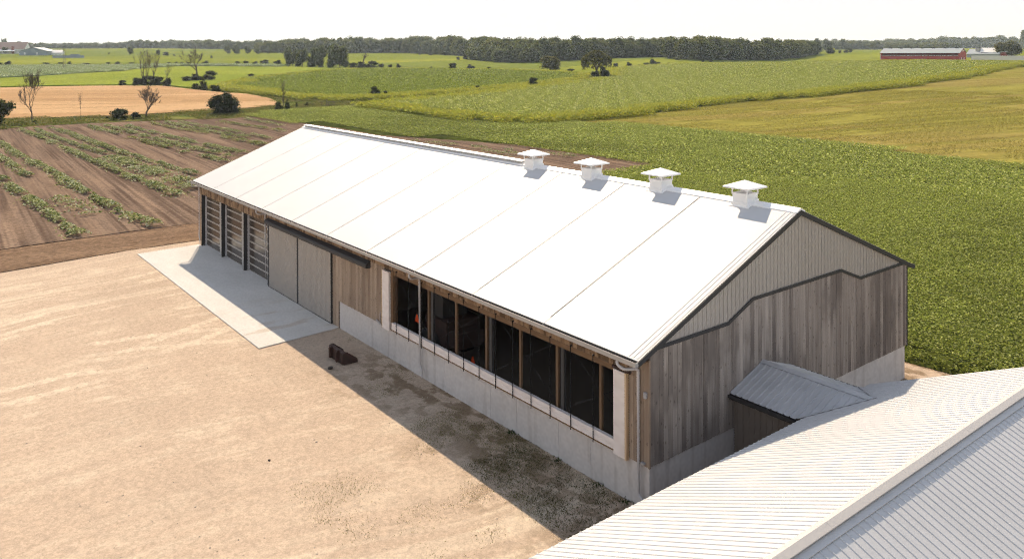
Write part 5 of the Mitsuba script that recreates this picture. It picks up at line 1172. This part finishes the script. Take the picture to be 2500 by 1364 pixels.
for i, r in enumerate(ROWS):
    wide = 2.6 if i == 10 else 1.5 if i == 3 else 0.9
    dens = (150 if i == 10 else 105) * (0.35 if i >= 26 else 0.55 if i in (20, 23, 24, 25) else 1.0)
    pc = vine(r, wide, 100 + i, dens, VY if i in (13, 21, 20, 24) else VC)
    if i in ROWLAB:
        k = num('vine_row')
        scene[k] = pc
        tag(k, 'leafy vine row, ' + ROWLAB[i], 'crop row', 'vine rows on the soil field')
    else:
        scene[f'scattered_vines__{i + 1:03d}'] = pc
labels['scattered_vines'] = {'label': 'shorter stretches of leafy vines between the long rows', 'kind': 'stuff'}
# grass and weeds in the yard
def tufts(pts, seed, n, h, cols, rad):
    rng = np.random.default_rng(seed)
    pts = np.array(pts)
    c = pts[rng.integers(len(pts), size=n)]
    p = c[:, :2] + rng.normal(size=(n, 2)) * rad
    nn = np.column_stack([rng.normal(size=(n, 2)), rng.uniform(0.2, 1.0, n)])
    u = np.column_stack([rng.normal(size=(n, 2)) * 0.7, np.ones(n)])
    hh = h * rng.uniform(0.5, 1.3, n)
    cc = np.array(cols)[rng.integers(len(cols), size=n)] * (1 + 0.15 * rng.normal(size=(n, 1)))
    (v, f), cv = quads(np.column_stack([p, hh * 0.8]), nn, u, hh, hh * 0.35, cc, rng, 0.2)
    return ply(trimesh.Trimesh(v, f, process=False), 'm_leaf_crop', color=cv)
rg = np.random.default_rng(8)
GC = [(0.19, 0.18, 0.065), (0.25, 0.22, 0.09), (0.15, 0.155, 0.055), (0.33, 0.27, 0.14)]
def blobs(n, x0, x1, y0, y1, seed, thr=0.55, s=0.5):
    r = np.random.default_rng(seed)
    q = np.column_stack([r.uniform(x0, x1, n), r.uniform(y0, y1, n)])
    return q[meshkit.fbm(np.column_stack([q * s, q[:, :1] * 0]), 3, seed) > thr]
pts = np.vstack([blobs(2600, -2.95, -0.05, -2.5, 10.0, 3, 0.46, 0.7), blobs(160, -0.35, -0.02, -1, 9.0, 5, 0.5, 1.1), blobs(500, -2.6, -0.1, 9.0, 16.0, 6, 0.60), blobs(220, -1.9, -0.2, 19.2, 21.4, 7, 0.42),
                 blobs(1500, -8.5, -3.0, -2.5, 8.5, 9, 0.54, 0.9), blobs(500, -11.5, -6.0, -3.0, 4.0, 10, 0.57, 0.9)])
scene['yard_grass'] = tufts(pts, 2, 21000, 0.024, GC, 0.2)
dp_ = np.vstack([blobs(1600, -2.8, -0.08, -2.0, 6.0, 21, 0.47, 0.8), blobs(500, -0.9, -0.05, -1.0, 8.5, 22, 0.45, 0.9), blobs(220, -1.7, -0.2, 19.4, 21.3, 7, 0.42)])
scene['shade_grass'] = tufts(dp_, 5, 9000, 0.030, [(0.075, 0.08, 0.028), (0.10, 0.10, 0.035), (0.13, 0.115, 0.045)], 0.14)  # real tufts, colour darkened to deepen the shadow by the wall
tag('shade_grass', 'olive grass along the foot of the concrete wall, coloured darker to deepen the shadow', kind='stuff')
tag('yard_grass', 'sparse dry grass and weeds growing through the yard gravel', kind='stuff')
pts = np.array([(-0.12, y) for y in (0.9, 2.2, 4.2, 6.9)])
scene['wall_weeds'] = tufts(pts, 4, 160, 0.06, [(0.04, 0.06, 0.02), (0.06, 0.085, 0.025)], 0.13)
tag('wall_weeds', 'taller green weeds at the foot of the concrete wall', kind='stuff')

# ------------------------------------------------------------------ haze
scene['air'] = {'type': 'homogeneous', 'albedo': {'type': 'rgb', 'value': [0.95, 0.95, 0.95]}, 'sigma_t': {'type': 'rgb', 'value': [0.00008, 0.000095, 0.00012]}, 'phase': {'type': 'hg', 'g': 0.3}}
if HAZE:
    scene['haze'] = {'type': 'cube', 'bsdf': {'type': 'null'}, 'interior': {'type': 'ref', 'id': 'air'}, 'to_world': T().translate((0, 0, 45.0)).scale((5600, 5600, 47.5))}
    labels['haze'] = {'label': 'thin pale summer haze over the fields', 'kind': 'stuff'}
    scene['camera']['medium'] = {'type': 'ref', 'id': 'air'}
else:
    del scene['air']
